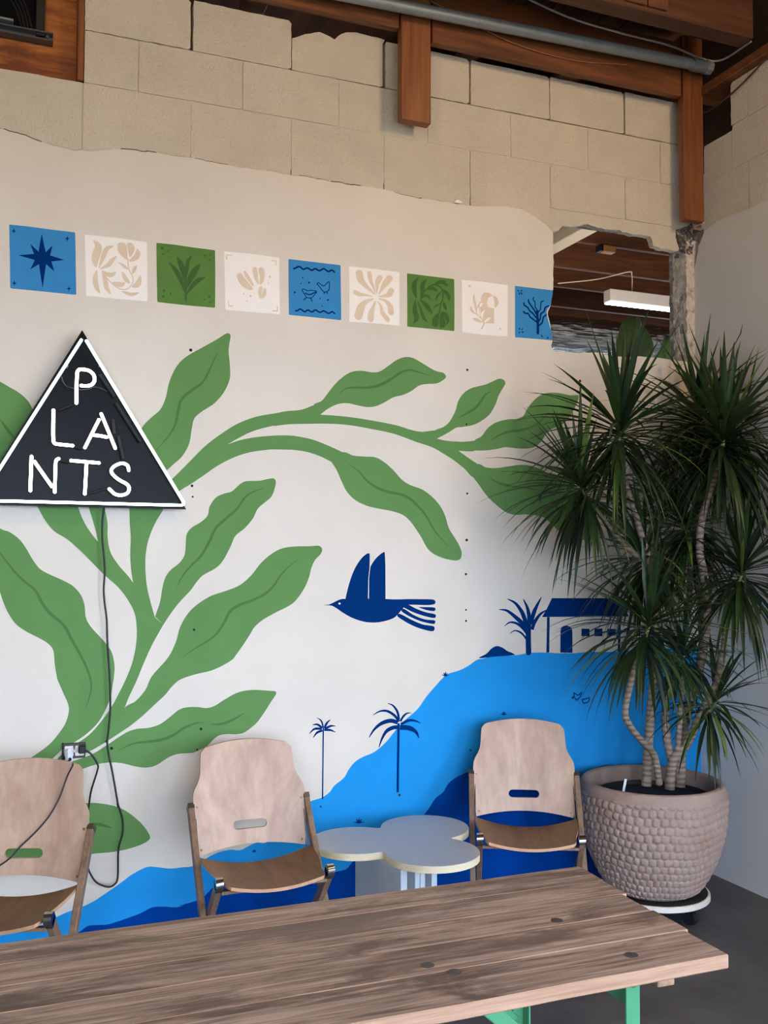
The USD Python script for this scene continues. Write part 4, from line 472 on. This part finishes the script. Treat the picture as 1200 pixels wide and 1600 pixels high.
m_cord = mat('cord_black', (14, 14, 15), .45)
cd = [(x, z) for x, z in pts(R['cord_down'])]; cu = [(x, z) for x, z in pts(R['cord_up'])]
n1 = len(cd); yd = np.interp(np.arange(n1), [0, 2, n1 - 14, n1 - 6, n1 - 1], [-.03, -.018, -.016, -.022, -.03])
cord = [(cd[0][0], -.03, cd[0][1] + .012)] + [(x, y, z) for (x, z), y in zip(cd, yd)] + [(x, y, z) for (x, z), y in zip(cu[1:], np.interp(np.arange(1, len(cu)), [0, len(cu) - 1], [-.03, -.045]))]
pc = thing('power_cord', 'black power cord hanging from the triangle sign and looping up to the outlet', 'cord', base=(cd[0][0], -.03, cd[0][1]))
obj('cable', tube(cord, .0034, 8, 5), m_cord, pc, True); e = cord[-1]
obj('plug', bx(e[0] - .020, e[0] + .004, -.047, -.020, e[2] - .012, e[2] + .016, .003), m_rubber, pc)
oc = np.array([.279, 0, .763])
ou = thing('electrical_outlet', 'white double electrical outlet in a metal box on the wall behind the left chair', 'outlet', (oc[0], 0, oc[2]))
obj('box', cat_([bx(-.040, .040, -.006, .0, -.028, .028, .002)]), mat('box_metal', (70, 68, 66), .5, metal=.6, var=.3, vscale=60), ou)
for s in (-1, 1): 
    r_ = obj('receptacle', bx(s * .018 - .016, s * .018 + .016, -.014, -.006, -.019, .019, .003), m_wht, ou)
obj('strap', bx(-.037, .037, -.009, -.006, -.008, .008, .001), m_steel, ou); obj('screw', cyl((0, -.0105, 0), (0, -.008, 0), .003, 8), m_chrome, ou)
obj('box_edge', bx(-.042, -.036, -.008, 0, -.030, .030, .001), m_rubber, ou)
pa = thing('charger_cord', 'thin dark cord from the white adapter plug hanging over the left chair back', 'cord', base=(oc[0], -.02, oc[2]))
obj('adapter', bx(oc[0] - .032, oc[0] - .006, -.036, -.0145, oc[2] - .040, oc[2] + .012, .008), mat('adapter_white', (226, 226, 232), .4), pa, label='white adapter plug')
obj('plug_end', cyl((oc[0] - .016, -.046, oc[2] - .024), (oc[0] - .016, -.036, oc[2] - .022), .005, 8), m_rubber, pa)

# ================================================================ CHAIRS
w_back = wood('birch_ply', (198, 164, 138), (174, 138, 114), 2, 9., 3., .42, .03, contrast=(.34, .62), fine=(.88, .86, .85))
w_seat = wood('walnut_seat', (140, 102, 64), (104, 72, 42), 1, 10., 4., .42, .06, edge=(206, 160, 122))
w_frame = wood('frame_wood', (146, 116, 92), (112, 86, 66), 2, 22., 8., .5, .1)
def bar(a, b, wx, wd, c=.002):
    """a straight bar from a to b, wx wide across x and wd deep"""
    a, b = np.array(a, float), np.array(b, float); L = np.linalg.norm(b - a); m = bx(-wx / 2, wx / 2, -wd / 2, wd / 2, 0, L, c)
    z = (b - a) / L; x = np.array([1., 0, 0]); x = x - z * (x @ z); x /= np.linalg.norm(x); y = np.cross(z, x)
    T = np.eye(4); T[:3, 0], T[:3, 1], T[:3, 2], T[:3, 3] = x, y, z, a; m.apply_transform(T); return m
LB = .366
def back_pt(u, v, w=0.): return np.stack([u, .150 + v * .285 + .024 * (1 - (u / .205) ** 2) - w, .425 + v * .957 + 0 * u], -1)
half = [(.193, 0), (.200, .06), (.204, .135), (.204, .20), (.198, .225), (.184, .25), (.175, .275), (.172, .31), (.170, .335)]
side = crom(half, 5)
top = [(.168, .350), (.158, .362)] ; arc = [(x, .366 + .020 * (1 - (x / .158) ** 2)) for x in np.linspace(.150, -.150, 15)]
bot = [(x, .020 * (1 - (x / .193) ** 2)) for x in np.linspace(-.185, .185, 15)]
outline = [tuple(p) for p in side] + top + arc + [(-x, y) for x, y in top[::-1]] + [(-x, y) for x, y in side[::-1]] + bot
slot = LineString([(-.046, .086), (.046, .086)]).buffer(.0155, 8)
back_mesh = bent(Polygon(outline).buffer(0).difference(slot), .011, .028, lambda u, v, w: back_pt(u, v, w))
def seat_fn(u, v, w): 
    return np.stack([u, v, .432 - .036 * (1 - (u / .2) ** 2) * (.75 + .25 * (v < 9)) + .10 * (v + .04) ** 2 - .02 * v * 0 + w - .011], -1)
so = [(.200, .105), (.198, .04), (.190, -.03), (.176, -.09), (.168, -.13), (.166, -.165), (.155, -.188)]
ss = [tuple(p) for p in crom(so, 5)]
seat_poly = Polygon([(-x, y) for x, y in ss[::-1]] + [tuple(p) for p in ss][0:0] + [] + ss) if False else Polygon(ss + [(-x, y) for x, y in ss[::-1]])
seat_mesh = bent(seat_poly, .011, .026, seat_fn)
def make_chair():
    t = thing('folding_chair', LBL[0], 'chair')
    obj('backrest', back_mesh, w_back, t, 35, label='pale birch plywood back with a hand slot'); obj('seat', seat_mesh, w_seat, t, 35, label='dished brown wooden seat')
    for s in (-1, 1):
        obj('post', bar((s * .212, .205, .585), (s * .212, -.235, 0), .021, .034), w_frame, t)
        obj('leg', bar((s * .187, -.158, .425), (s * .187, .225, 0), .021, .034), w_frame, t)
        d = np.array([0, -.44, -.585]); d /= np.linalg.norm(d); a = np.array([s * .212, .205, .585])
        obj('post_cap', bar(a - d * .006, a + d * .014, .0235, .037), mat('cap_dark', (96, 88, 80), .35, metal=.8), t, label='dark metal cap')
        d2 = np.array([0, .383, -.425]); d2 /= np.linalg.norm(d2); a2 = np.array([s * .187, -.158, .425])
        cap = cat_([bar(a2 + d2 * .0, a2 + d2 * .024, .024, .038), cyl(a2 + [-.012, 0, 0], a2 + [.012, 0, 0], .019, 20)])
        obj('leg_cap', cap, m_chrome, t, 40, label='rounded polished metal cap')
        obj('side_bracket', bar((s * .1975, .198, .568), (s * .1975, .128, .415), .0035, .020, .0006), m_chrome, t)
        for v_ in (.02, .165):
            u_ = s * (.183 if v_ < .1 else .192); p = back_pt(np.array(u_), np.array(v_), .011); obj('screw', cyl(p + [0, .002, 0], p + [0, -.0022, 0], .0042, 10), m_brass, t)
    obj('stretcher', cyl((-.187, .12, .118), (.187, .12, .118), .007, 10), m_steel, t); obj('stretcher', cyl((-.212, -.13, .14), (.212, -.13, .14), .007, 10), m_steel, t)
    obj('seat_rail', bx(-.178, .178, -.155, -.135, .385, .397, .002), w_frame, t)
    return t
LBL = ['plywood folding chair between the left chair and the cloud-shaped table', 'plywood folding chair at the left edge under the outlet, a cord over its back', 'plywood folding chair beside the big planter, right of the cloud-shaped table']
def place(p, loc, rz):
    x = UsdGeom.Xformable(p); x.ClearXformOpOrder(); x.AddTranslateOp().Set(Gf.Vec3d(*loc)); x.AddRotateZOp().Set(float(rz))
chair = make_chair(); tag(chair, group='plywood folding chairs along the wall')
SPOTS = [((.869, -.452, 0), 0.), ((.04, -.507, 0), -19.7), ((1.925, -.415, 0), -26.)]
place(chair, *SPOTS[0])
for lab, (loc, rz) in zip(LBL[1:], SPOTS[1:]):
    p = UsdGeom.Xform.Define(stage, '/World/' + numbered('/World', 'folding_chair')).GetPrim()
    p.GetReferences().AddInternalReference(chair.GetPath()); p.SetInstanceable(True); place(p, loc, rz)
    tag(p, lab, 'chair', 'plywood folding chairs along the wall')
def on_chair(i, q):
    (lx, ly, lz), rz = SPOTS[i]; a = math.radians(rz); c, s = math.cos(a), math.sin(a); q = np.array(q); return np.array([lx + c * q[0] - s * q[1], ly + s * q[0] + c * q[1], q[2]])
w1 = [on_chair(1, back_pt(np.array(u), np.array(v), .011 + .006)) for u, v in CORD2]
obj('cable', tube([(oc[0] - .016, -.046, oc[2] - .024), (oc[0] - .032, -.058, oc[2] - .032)] + w1, .0027, 8, 6), mat('cord_dark', (34, 28, 30), .5), pa, True)

# ================================================================ CLOUD-SHAPED SIDE TABLE
ct = thing('side_table', 'low cloud-shaped table with grey top and pale plywood edge between two chairs', 'table', (1.417, -.392, 0))
lob = [Point(.175 * math.cos(math.radians(a)), .175 * math.sin(math.radians(a))).buffer(.169, 24) for a in (163, 40, 281)]
cl = unary_union(lob + [Point(0, 0).buffer(.09)]).buffer(.012, 8).buffer(-.012, 8)
def slab(p, z0, z1): m = trimesh.creation.extrude_polygon(p, z1 - z0, engine='earcut'); m.apply_translation([0, 0, z0]); return m
obj('tabletop', slab(cl.buffer(-.0008), .4285, .430), mat('grey_laminate', (176, 178, 178), .35, var=.03, vscale=14, world=False), ct, label='grey laminate top')
obj('edge', slab(cl, .4055, .4284), wood('ply_edge', (222, 206, 172), (212, 194, 158), 0, 30, 30, .6, .02, fine=(.92, .91, .9)), ct, 40, label='pale plywood edge')
m_panel = mat('base_panel', (172, 178, 182), .5, var=.05, vscale=10)
T = trimesh.transformations.rotation_matrix(math.radians(11), [0, 0, 1]); T[:3, 3] = [1.373 - 1.417, -.628 + .392, 0]
def bpart(name, m, **k): m.apply_transform(T); obj(name, m, m_panel, ct, **k)
for a, b in ((-.076, -.049), (-.017, .003), (.005, .026), (.053, .077)): bpart('base_board', bx(a, b, 0, .30, 0, .405, .0015))
for a, b in ((-.049, -.017), (.026, .053)): bpart('base_web', bx(a, b, .055, .075, 0, .405))

# ================================================================ WOODEN TABLE
tt = thing('wooden_table', 'long weathered plank table on green steel legs in the foreground', 'table', (.17, -1.983, 0), -.8)
m_tw = [wood('weathered_plank%s' % 'abcde'[i], (194, 164, 142), (126, 100, 82), 0, 62. + 6 * i, 22., .6, .5, stain=[(92, 72, 58), (112, 92, 78), (86, 68, 56), (104, 80, 64), (88, 66, 52)][i], sscale=6. + i * .7, edge=(180, 142, 114), contrast=(.34, .62), seed=i * 3.1, fine=(.62, .58, .55), srange=(.48, .60)) for i in range(5)]
ys = [.268, .168, .072, -.030, -.142, -.268]; ends = [1.124, 1.120, 1.108, 1.114, 1.106]
for i in range(5):
    y1, y0 = ys[i] - .0005, ys[i + 1] + .0005; m = bx(-1.09, ends[i], y0, y1, .714, .74, .0012 if i < 4 else .0025)
    m = fine(m, .07); vv = m.vertices; m.vertices = vv + np.stack([0 * vv[:, 0], (noise(np.stack([vv[:, 0] * 9, vv[:, 1] * 0 + i, vv[:, 2] * 0 + (vv[:, 1] > (y0 + y1) / 2)], 1)) - .5) * .0022, (noise(np.stack([vv[:, 0] * 5, vv[:, 1] * 20, vv[:, 0] * 0 + i], 1)) - .5) * .0016], 1)
    obj('plank', m, m_tw[i], tt, 30)
m_leg = mat('green_enamel', (72, 140, 98), .4, var=.06, vscale=14, coat=.2, world=False); m_bolt = mat('bolt_grey', (92, 86, 80), .55, metal=.5, var=.2, vscale=80)
for x, y in ((.566, -.1115), (.60, -.155), (.895, -.010 - .0), (.935, -.205), (-.55, -.05), (-.6, .1)):
    obj('bolt_head', cyl((x, y, .7385), (x, y, .7412), .0125, 20), m_bolt, tt, label='flat grey bolt head')
obj('cleat', bx(.992, 1.03, -.207, .20, .672, .7138, .002), wood('cleat_wood', (176, 140, 112), (136, 104, 82), 1, 20, 9), tt, label='wooden batten under the planks'); obj('cleat', bx(-1.02, -.984, -.175, .20, .676, .7138, .002), mats['cleat_wood'], tt)
for s in (1, -1):
    X = .93 * s
    for y in (-.214, .214):
        yy = np.sign(y)
        lg = obj('leg', cat_([bx(X - .015, X + .015, y - .0025, y + .0025, 0, .7135, .0008), bx(X + s * .0125 - .0025, X + s * .0125 + .0025, min(y, y - yy * .028), max(y, y - yy * .028), 0, .7135, .0008)]), m_leg, tt)
        obj('rivet', cat_([trimesh.creation.icosphere(2, .008)]).apply_translation([X, y + yy * .003, .695]), m_leg, lg, True)
        obj('brace', bar((X - s * .30, y - yy * .006, .708), (X - s * .012, y - yy * .006, .43), .0045, .026) if False else bar((X - s * .31, y - yy * .004, .709), (X - s * .010, y - yy * .004, .44), .026, .0045), m_leg, tt)
    obj('cross_rail', bx(X - .0025, X + .0025, -.21, .21, .645, .677, .0008), m_leg, tt)
    obj('cross_rail', bx(X - .0025, X + .0025, -.21, .21, .06, .085, .0008), m_leg, tt)

# ================================================================ PLANTER
PX, PY = 2.56, -.345
do = thing('plant_dolly', 'round black plant dolly with a pale rim and casters under the big planter', 'plant dolly', (PX, PY, 0))
obj('platform', lathe([(0, .068), (.222, .068), (.228, .072), (.228, .090), (.224, .0935), (0, .0935)], 64), mat('dolly_rim', (214, 204, 190), .5), do, 40, label='pale round platform')
obj('mat', lathe([(0, .0936), (.218, .0936), (.218, .0955), (0, .0955)], 64), m_rubber, do, label='black rubber mat')
for k in range(5):
    a = math.radians(-75 + 72 * k); x, y = .175 * math.cos(a), .175 * math.sin(a); t_ = np.array([-math.sin(a), math.cos(a), 0])
    c = obj('caster', cat_([cyl((x, y, .052), (x, y, .068), .022, 16), bx(x - .012, x + .012, y - .012, y + .012, .03, .055, .002)]), m_rubber, do)
    obj('wheel', cyl(np.array([x, y, .025]) - t_ * .013 + [.012 * math.cos(a), .012 * math.sin(a), 0], np.array([x, y, .025]) + t_ * .013 + [.012 * math.cos(a), .012 * math.sin(a), 0], .0248, 24), m_rubber, c, 40)
pot = thing('planter', 'large round clay planter with a thumb-dimpled surface in the corner', 'planter', (PX, PY, .0958))
prof = crom([(.166, 0), (.196, .025), (.232, .085), (.262, .155), (.284, .235), (.296, .315), (.299, .375), (.297, .405), (.294, .425), (.286, .440)], 14)
SEC = 480; s_ = np.linspace(0, 1, 200); L_ = np.concatenate([[0], np.cumsum(np.linalg.norm(np.diff(prof, axis=0), axis=1))]); L_ /= L_[-1]
pr_ = np.stack([np.interp(s_, L_, prof[:, 0]), np.interp(s_, L_, prof[:, 1])], 1); TH = np.arange(SEC) * 2 * np.pi / SEC
r_, th_ = np.meshgrid(np.arange(len(pr_)), TH, indexing='ij'); rad = pr_[r_, 0]; zz = pr_[r_, 1]
NR = 13.5; row = s_[r_] * NR / .93 + .18 * np.sin(th_ * 3 + 1) + .12 * np.sin(th_ * 7); ri = np.floor(row); fv = row - ri - .5
cols = 58; cu_ = th_ / (2 * np.pi) * cols + .5 * (ri % 2) + .35 * (noise(np.stack([th_ * 9, ri * 3.1, 0 * ri], -1)) - .5); ci = np.floor(cu_); fu = cu_ - ci - .5
hh = noise(np.stack([(ci % cols) * 1.7 + .3, ri * 2.3 + .5, 0 * ri], -1))
bump_ = np.clip(1.08 - (np.abs(fu * 2.12) ** 2.4 + np.abs(fv * 2.12) ** 2.4), 0, 1)
fade = np.clip((.925 - s_[r_]) / .02, 0, 1) * np.clip(s_[r_] / .02, 0, 1)
rad = rad + (bump_ ** .55 * (.0055 + .004 * hh) - .002) * fade + (fbm(np.stack([np.cos(th_) * 5, np.sin(th_) * 5, zz * 15], -1), 3, 1) - .5) * .003
V = np.stack([rad * np.cos(th_), rad * np.sin(th_), zz], -1).reshape(-1, 3); i0 = np.arange(len(pr_) - 1)[:, None] * SEC + np.arange(SEC)[None]; i1 = np.arange(len(pr_) - 1)[:, None] * SEC + (np.arange(SEC)[None] + 1) % SEC
Fq = np.stack([i0, i1, i1 + SEC, i0 + SEC], -1).reshape(-1, 4); Ft = np.vstack([Fq[:, [0, 1, 2]], Fq[:, [0, 2, 3]]])
inner = lathe([(.286, .440), (.280, .4445), (.270, .4445), (.262, .438), (.260, .40), (.258, .25), (.22, .10), (.15, .03), (0, .03)], 96); base_ = lathe([(0, 0), (.166, 0)], 96)
m_pot = mat('dimpled_clay', (160, 136, 122), .85, var=.10, vscale=11, bump=.5, bscale=220, stain=(146, 114, 98), sscale=6, world=False)
obj('wall', trimesh.Trimesh(V, Ft, process=False), m_pot, pot, True); obj('rim', inner, m_pot, pot, 40)
ob_ = obj('foot', lathe([(0, 0), (.166, 0), (.166, .004), (0, .004)], 64), m_pot, pot)
ZS = .47
npot = thing('nursery_pot', 'black plastic grow pot full of soil inside the big planter', 'pot', (PX + .01, PY, .127))
obj('shell', lathe([(0, 0), (.17, 0), (.225, .345), (.232, .348), (.232, .355), (.222, .355), (.218, .34), (.0, .33)], 48), m_rubber, npot, 40)
so_ = fine(lathe([(0, .332), (.10, .334), (.217, .334), (.217, .32), (0, .32)], 48), .03); obj('soil', jitter(so_, .008, 40, 3), mat('soil', (34, 28, 24), .95, var=.4, vscale=60, bump=1., bscale=120), npot, label='dark soil')
obj('plant_marker', bar((2.352, -.42, .47), (2.37, -.43, .575), .012, .0015, .0004), mat('marker_white', (214, 214, 208), .5), label='white plant marker stick leaning in the big planter', cat='plant marker')

# ---- the dragon tree
dr = thing('dragon_tree', 'tall dragon tree with ringed bare canes and spiky dark green leaf heads', 'plant', base=(PX, PY, ZS))
m_bark = usdkit.material(stage, '/World/Looks/cane_bark', {'g': ('geometry', {}), 'w': ('wave_texture', {'bands_direction': 'z', 'scale': 14., 'distortion': 5., 'detail': 2., 'detail_scale': 1.5}), 'mp': ('mapping', {'scale': (.12, .12, 1.)}),
    'r': ('rgb_ramp', {'ramp': [(.15, lin((128, 108, 92))), (.6, lin((160, 140, 120)))]}), 'n': ('noise_texture', {'scale': 7., 'detail': 4.}), 'r2': ('rgb_ramp', {'ramp': [(.35, (.62, .58, .54)), (.65, (1, 1, 1))]}), 'm': ('mix_color', {'blend_type': 'multiply', 'fac': 1.}), 'b': ('bump', {'strength': .7, 'distance': .004}), 'p': ('principled_bsdf', {'roughness': .8})},
    [('g.position', 'mp.vector'), ('mp.vector', 'w.vector'), ('g.position', 'n.vector'), ('w.fac', 'r.fac'), ('n.fac', 'r2.fac'), ('r.color', 'm.a'), ('r2.color', 'm.b'), ('m.result', 'p.base_color'), ('w.fac', 'b.height'), ('b.normal', 'p.normal')], surface='p.BSDF')
m_gstem = mat('cane_green', (116, 126, 66), .6, var=.2, vscale=40, bump=.5, bscale=120)
m_lv = [mat('spike_leaf%s' % 'abcd'[i], c, .36, var=.18, vscale=9, transl=.22) for i, c in enumerate([(34, 52, 28), (46, 68, 32), (30, 44, 28), (92, 116, 46)])]
RAD = {'a': (.0145, .011), 'b': (.021, .013), 'c': (.022, .011), 'd': (.018, .012), 'e': (.023, .0125), 'f': (.015, .011), 'g': (.013, .010), 'h': (.010, .008), 'i': (.015, .012), 'j': (.013, .010), 'k': (.012, .009)}
CAMP = np.array(CAM)
def leaf(base, d, L, w, droop, roll, rn):
    n = 9; t = np.linspace(0, 1, n); p = np.array(base, float); P = [p]; dd = d / np.linalg.norm(d); D = [dd]
    for i in range(1, n):
        dd = dd + np.array([0, 0, -droop / n * (.3 + 1.4 * t[i])]); dd /= np.linalg.norm(dd); p = p + dd * L / (n - 1); P.append(p); D.append(dd)
    P, D = np.array(P), np.array(D)
    sd = np.cross(D, [0, 0, 1.]); nn = np.linalg.norm(sd, axis=1, keepdims=True); alt = np.cross(d, [math.cos(roll), math.sin(roll), .1]); alt = alt / np.linalg.norm(alt); sd = np.where(nn > .25, sd / np.maximum(nn, 1e-6), alt); 
    if (sd[0] @ sd[-1]) < 0: sd = np.where((sd @ sd[0])[:, None] < 0, -sd, sd)
    up = np.cross(sd, D); W = w * (.42 + .58 * np.sin(np.pi * np.minimum(t * 1.9, 1) * .5)) * np.clip((1 - t) * 1.75, .015, 1) ** .85; W = W[:, None]
    V = np.vstack([P - sd * W + up * W * .35, P, P + sd * W + up * W * .35]); lim = V[:, 0] > 3.085; V[lim, 0] = 3.085 - (V[lim, 0] - 3.085) * .05; lim = V[:, 1] > -.02; V[lim, 1] = -.02 - (V[lim, 1] + .02) * .05
    f = []
    for i in range(n - 1):
        for o in (0, n): a = o + i; f += [[a, a + n, a + n + 1], [a, a + n + 1, a + 1]]
    return trimesh.Trimesh(V, f, process=False)
rng = random.Random(11); LEAVES = []
for k, sc, count in HEADS:
    C = crom(CANES[k], 6); tip = C[-1]; ax = C[-1] - C[-4]; ax /= np.linalg.norm(ax); ax = ax + [0, 0, .7]; ax /= np.linalg.norm(ax)
    cut = max(2, len(C) - 7) if sc > .8 else max(1, len(C) - 5); r0, r1 = RAD[k]
    obj('cane', tube(C[:cut + 1], [r0, r1], 12, 0), m_bark, dr, 60); obj('green_tip', tube(np.vstack([C[cut:], tip + ax * .05]), [r1 * 1.02, r1 * .6], 10, 0), m_gstem, dr, 60, label='green leafy end of a cane')
    e1 = np.cross(ax, [1., 0, 0]); e1 /= np.linalg.norm(e1); e2 = np.cross(ax, e1)
    for i in range(count):
        q = i / count; az = i * 2.39996 + rng.uniform(-.25, .25); pol = math.radians((4 + 260 * q if q < .12 else 46 + 88 * ((q - .12) / .88) ** .9) + rng.uniform(-10, 10))
        d = ax * math.cos(pol) + (e1 * math.cos(az) + e2 * math.sin(az)) * math.sin(pol)
        L = sc * (.40 - .06 * abs(q - .45) + rng.uniform(-.06, .05)) * (.82 if q < .05 else 1); w = sc ** .5 * rng.uniform(.0075, .0125) * (1.35 if q < .25 else 1)
        base = tip + ax * (.05 - .105 * sc * q) + d * r1 * .5
        droop = .12 + 1.35 * q + rng.uniform(-.1, .4)
        m = leaf(base, d, L, w, droop, az, rng); c = 3 if rng.random() < .05 else (1 if q < .3 and rng.random() < .6 else rng.choice((0, 0, 1, 2)))
        LEAVES.append((np.linalg.norm(m.vertices.mean(0) - CAMP) - .3 * L, m, c))
LEAVES.sort(key=lambda e: e[0])
for _, m, c in LEAVES[:298]: obj('leaf', m, m_lv[c], dr, True)
for c, nm in enumerate(('foliage', 'foliage', 'foliage', 'foliage')):
    rest = [m for _, m, cc in LEAVES[298:] if cc == c]
    if rest: obj(nm, cat_(rest), m_lv[c], dr, True, kind='stuff')
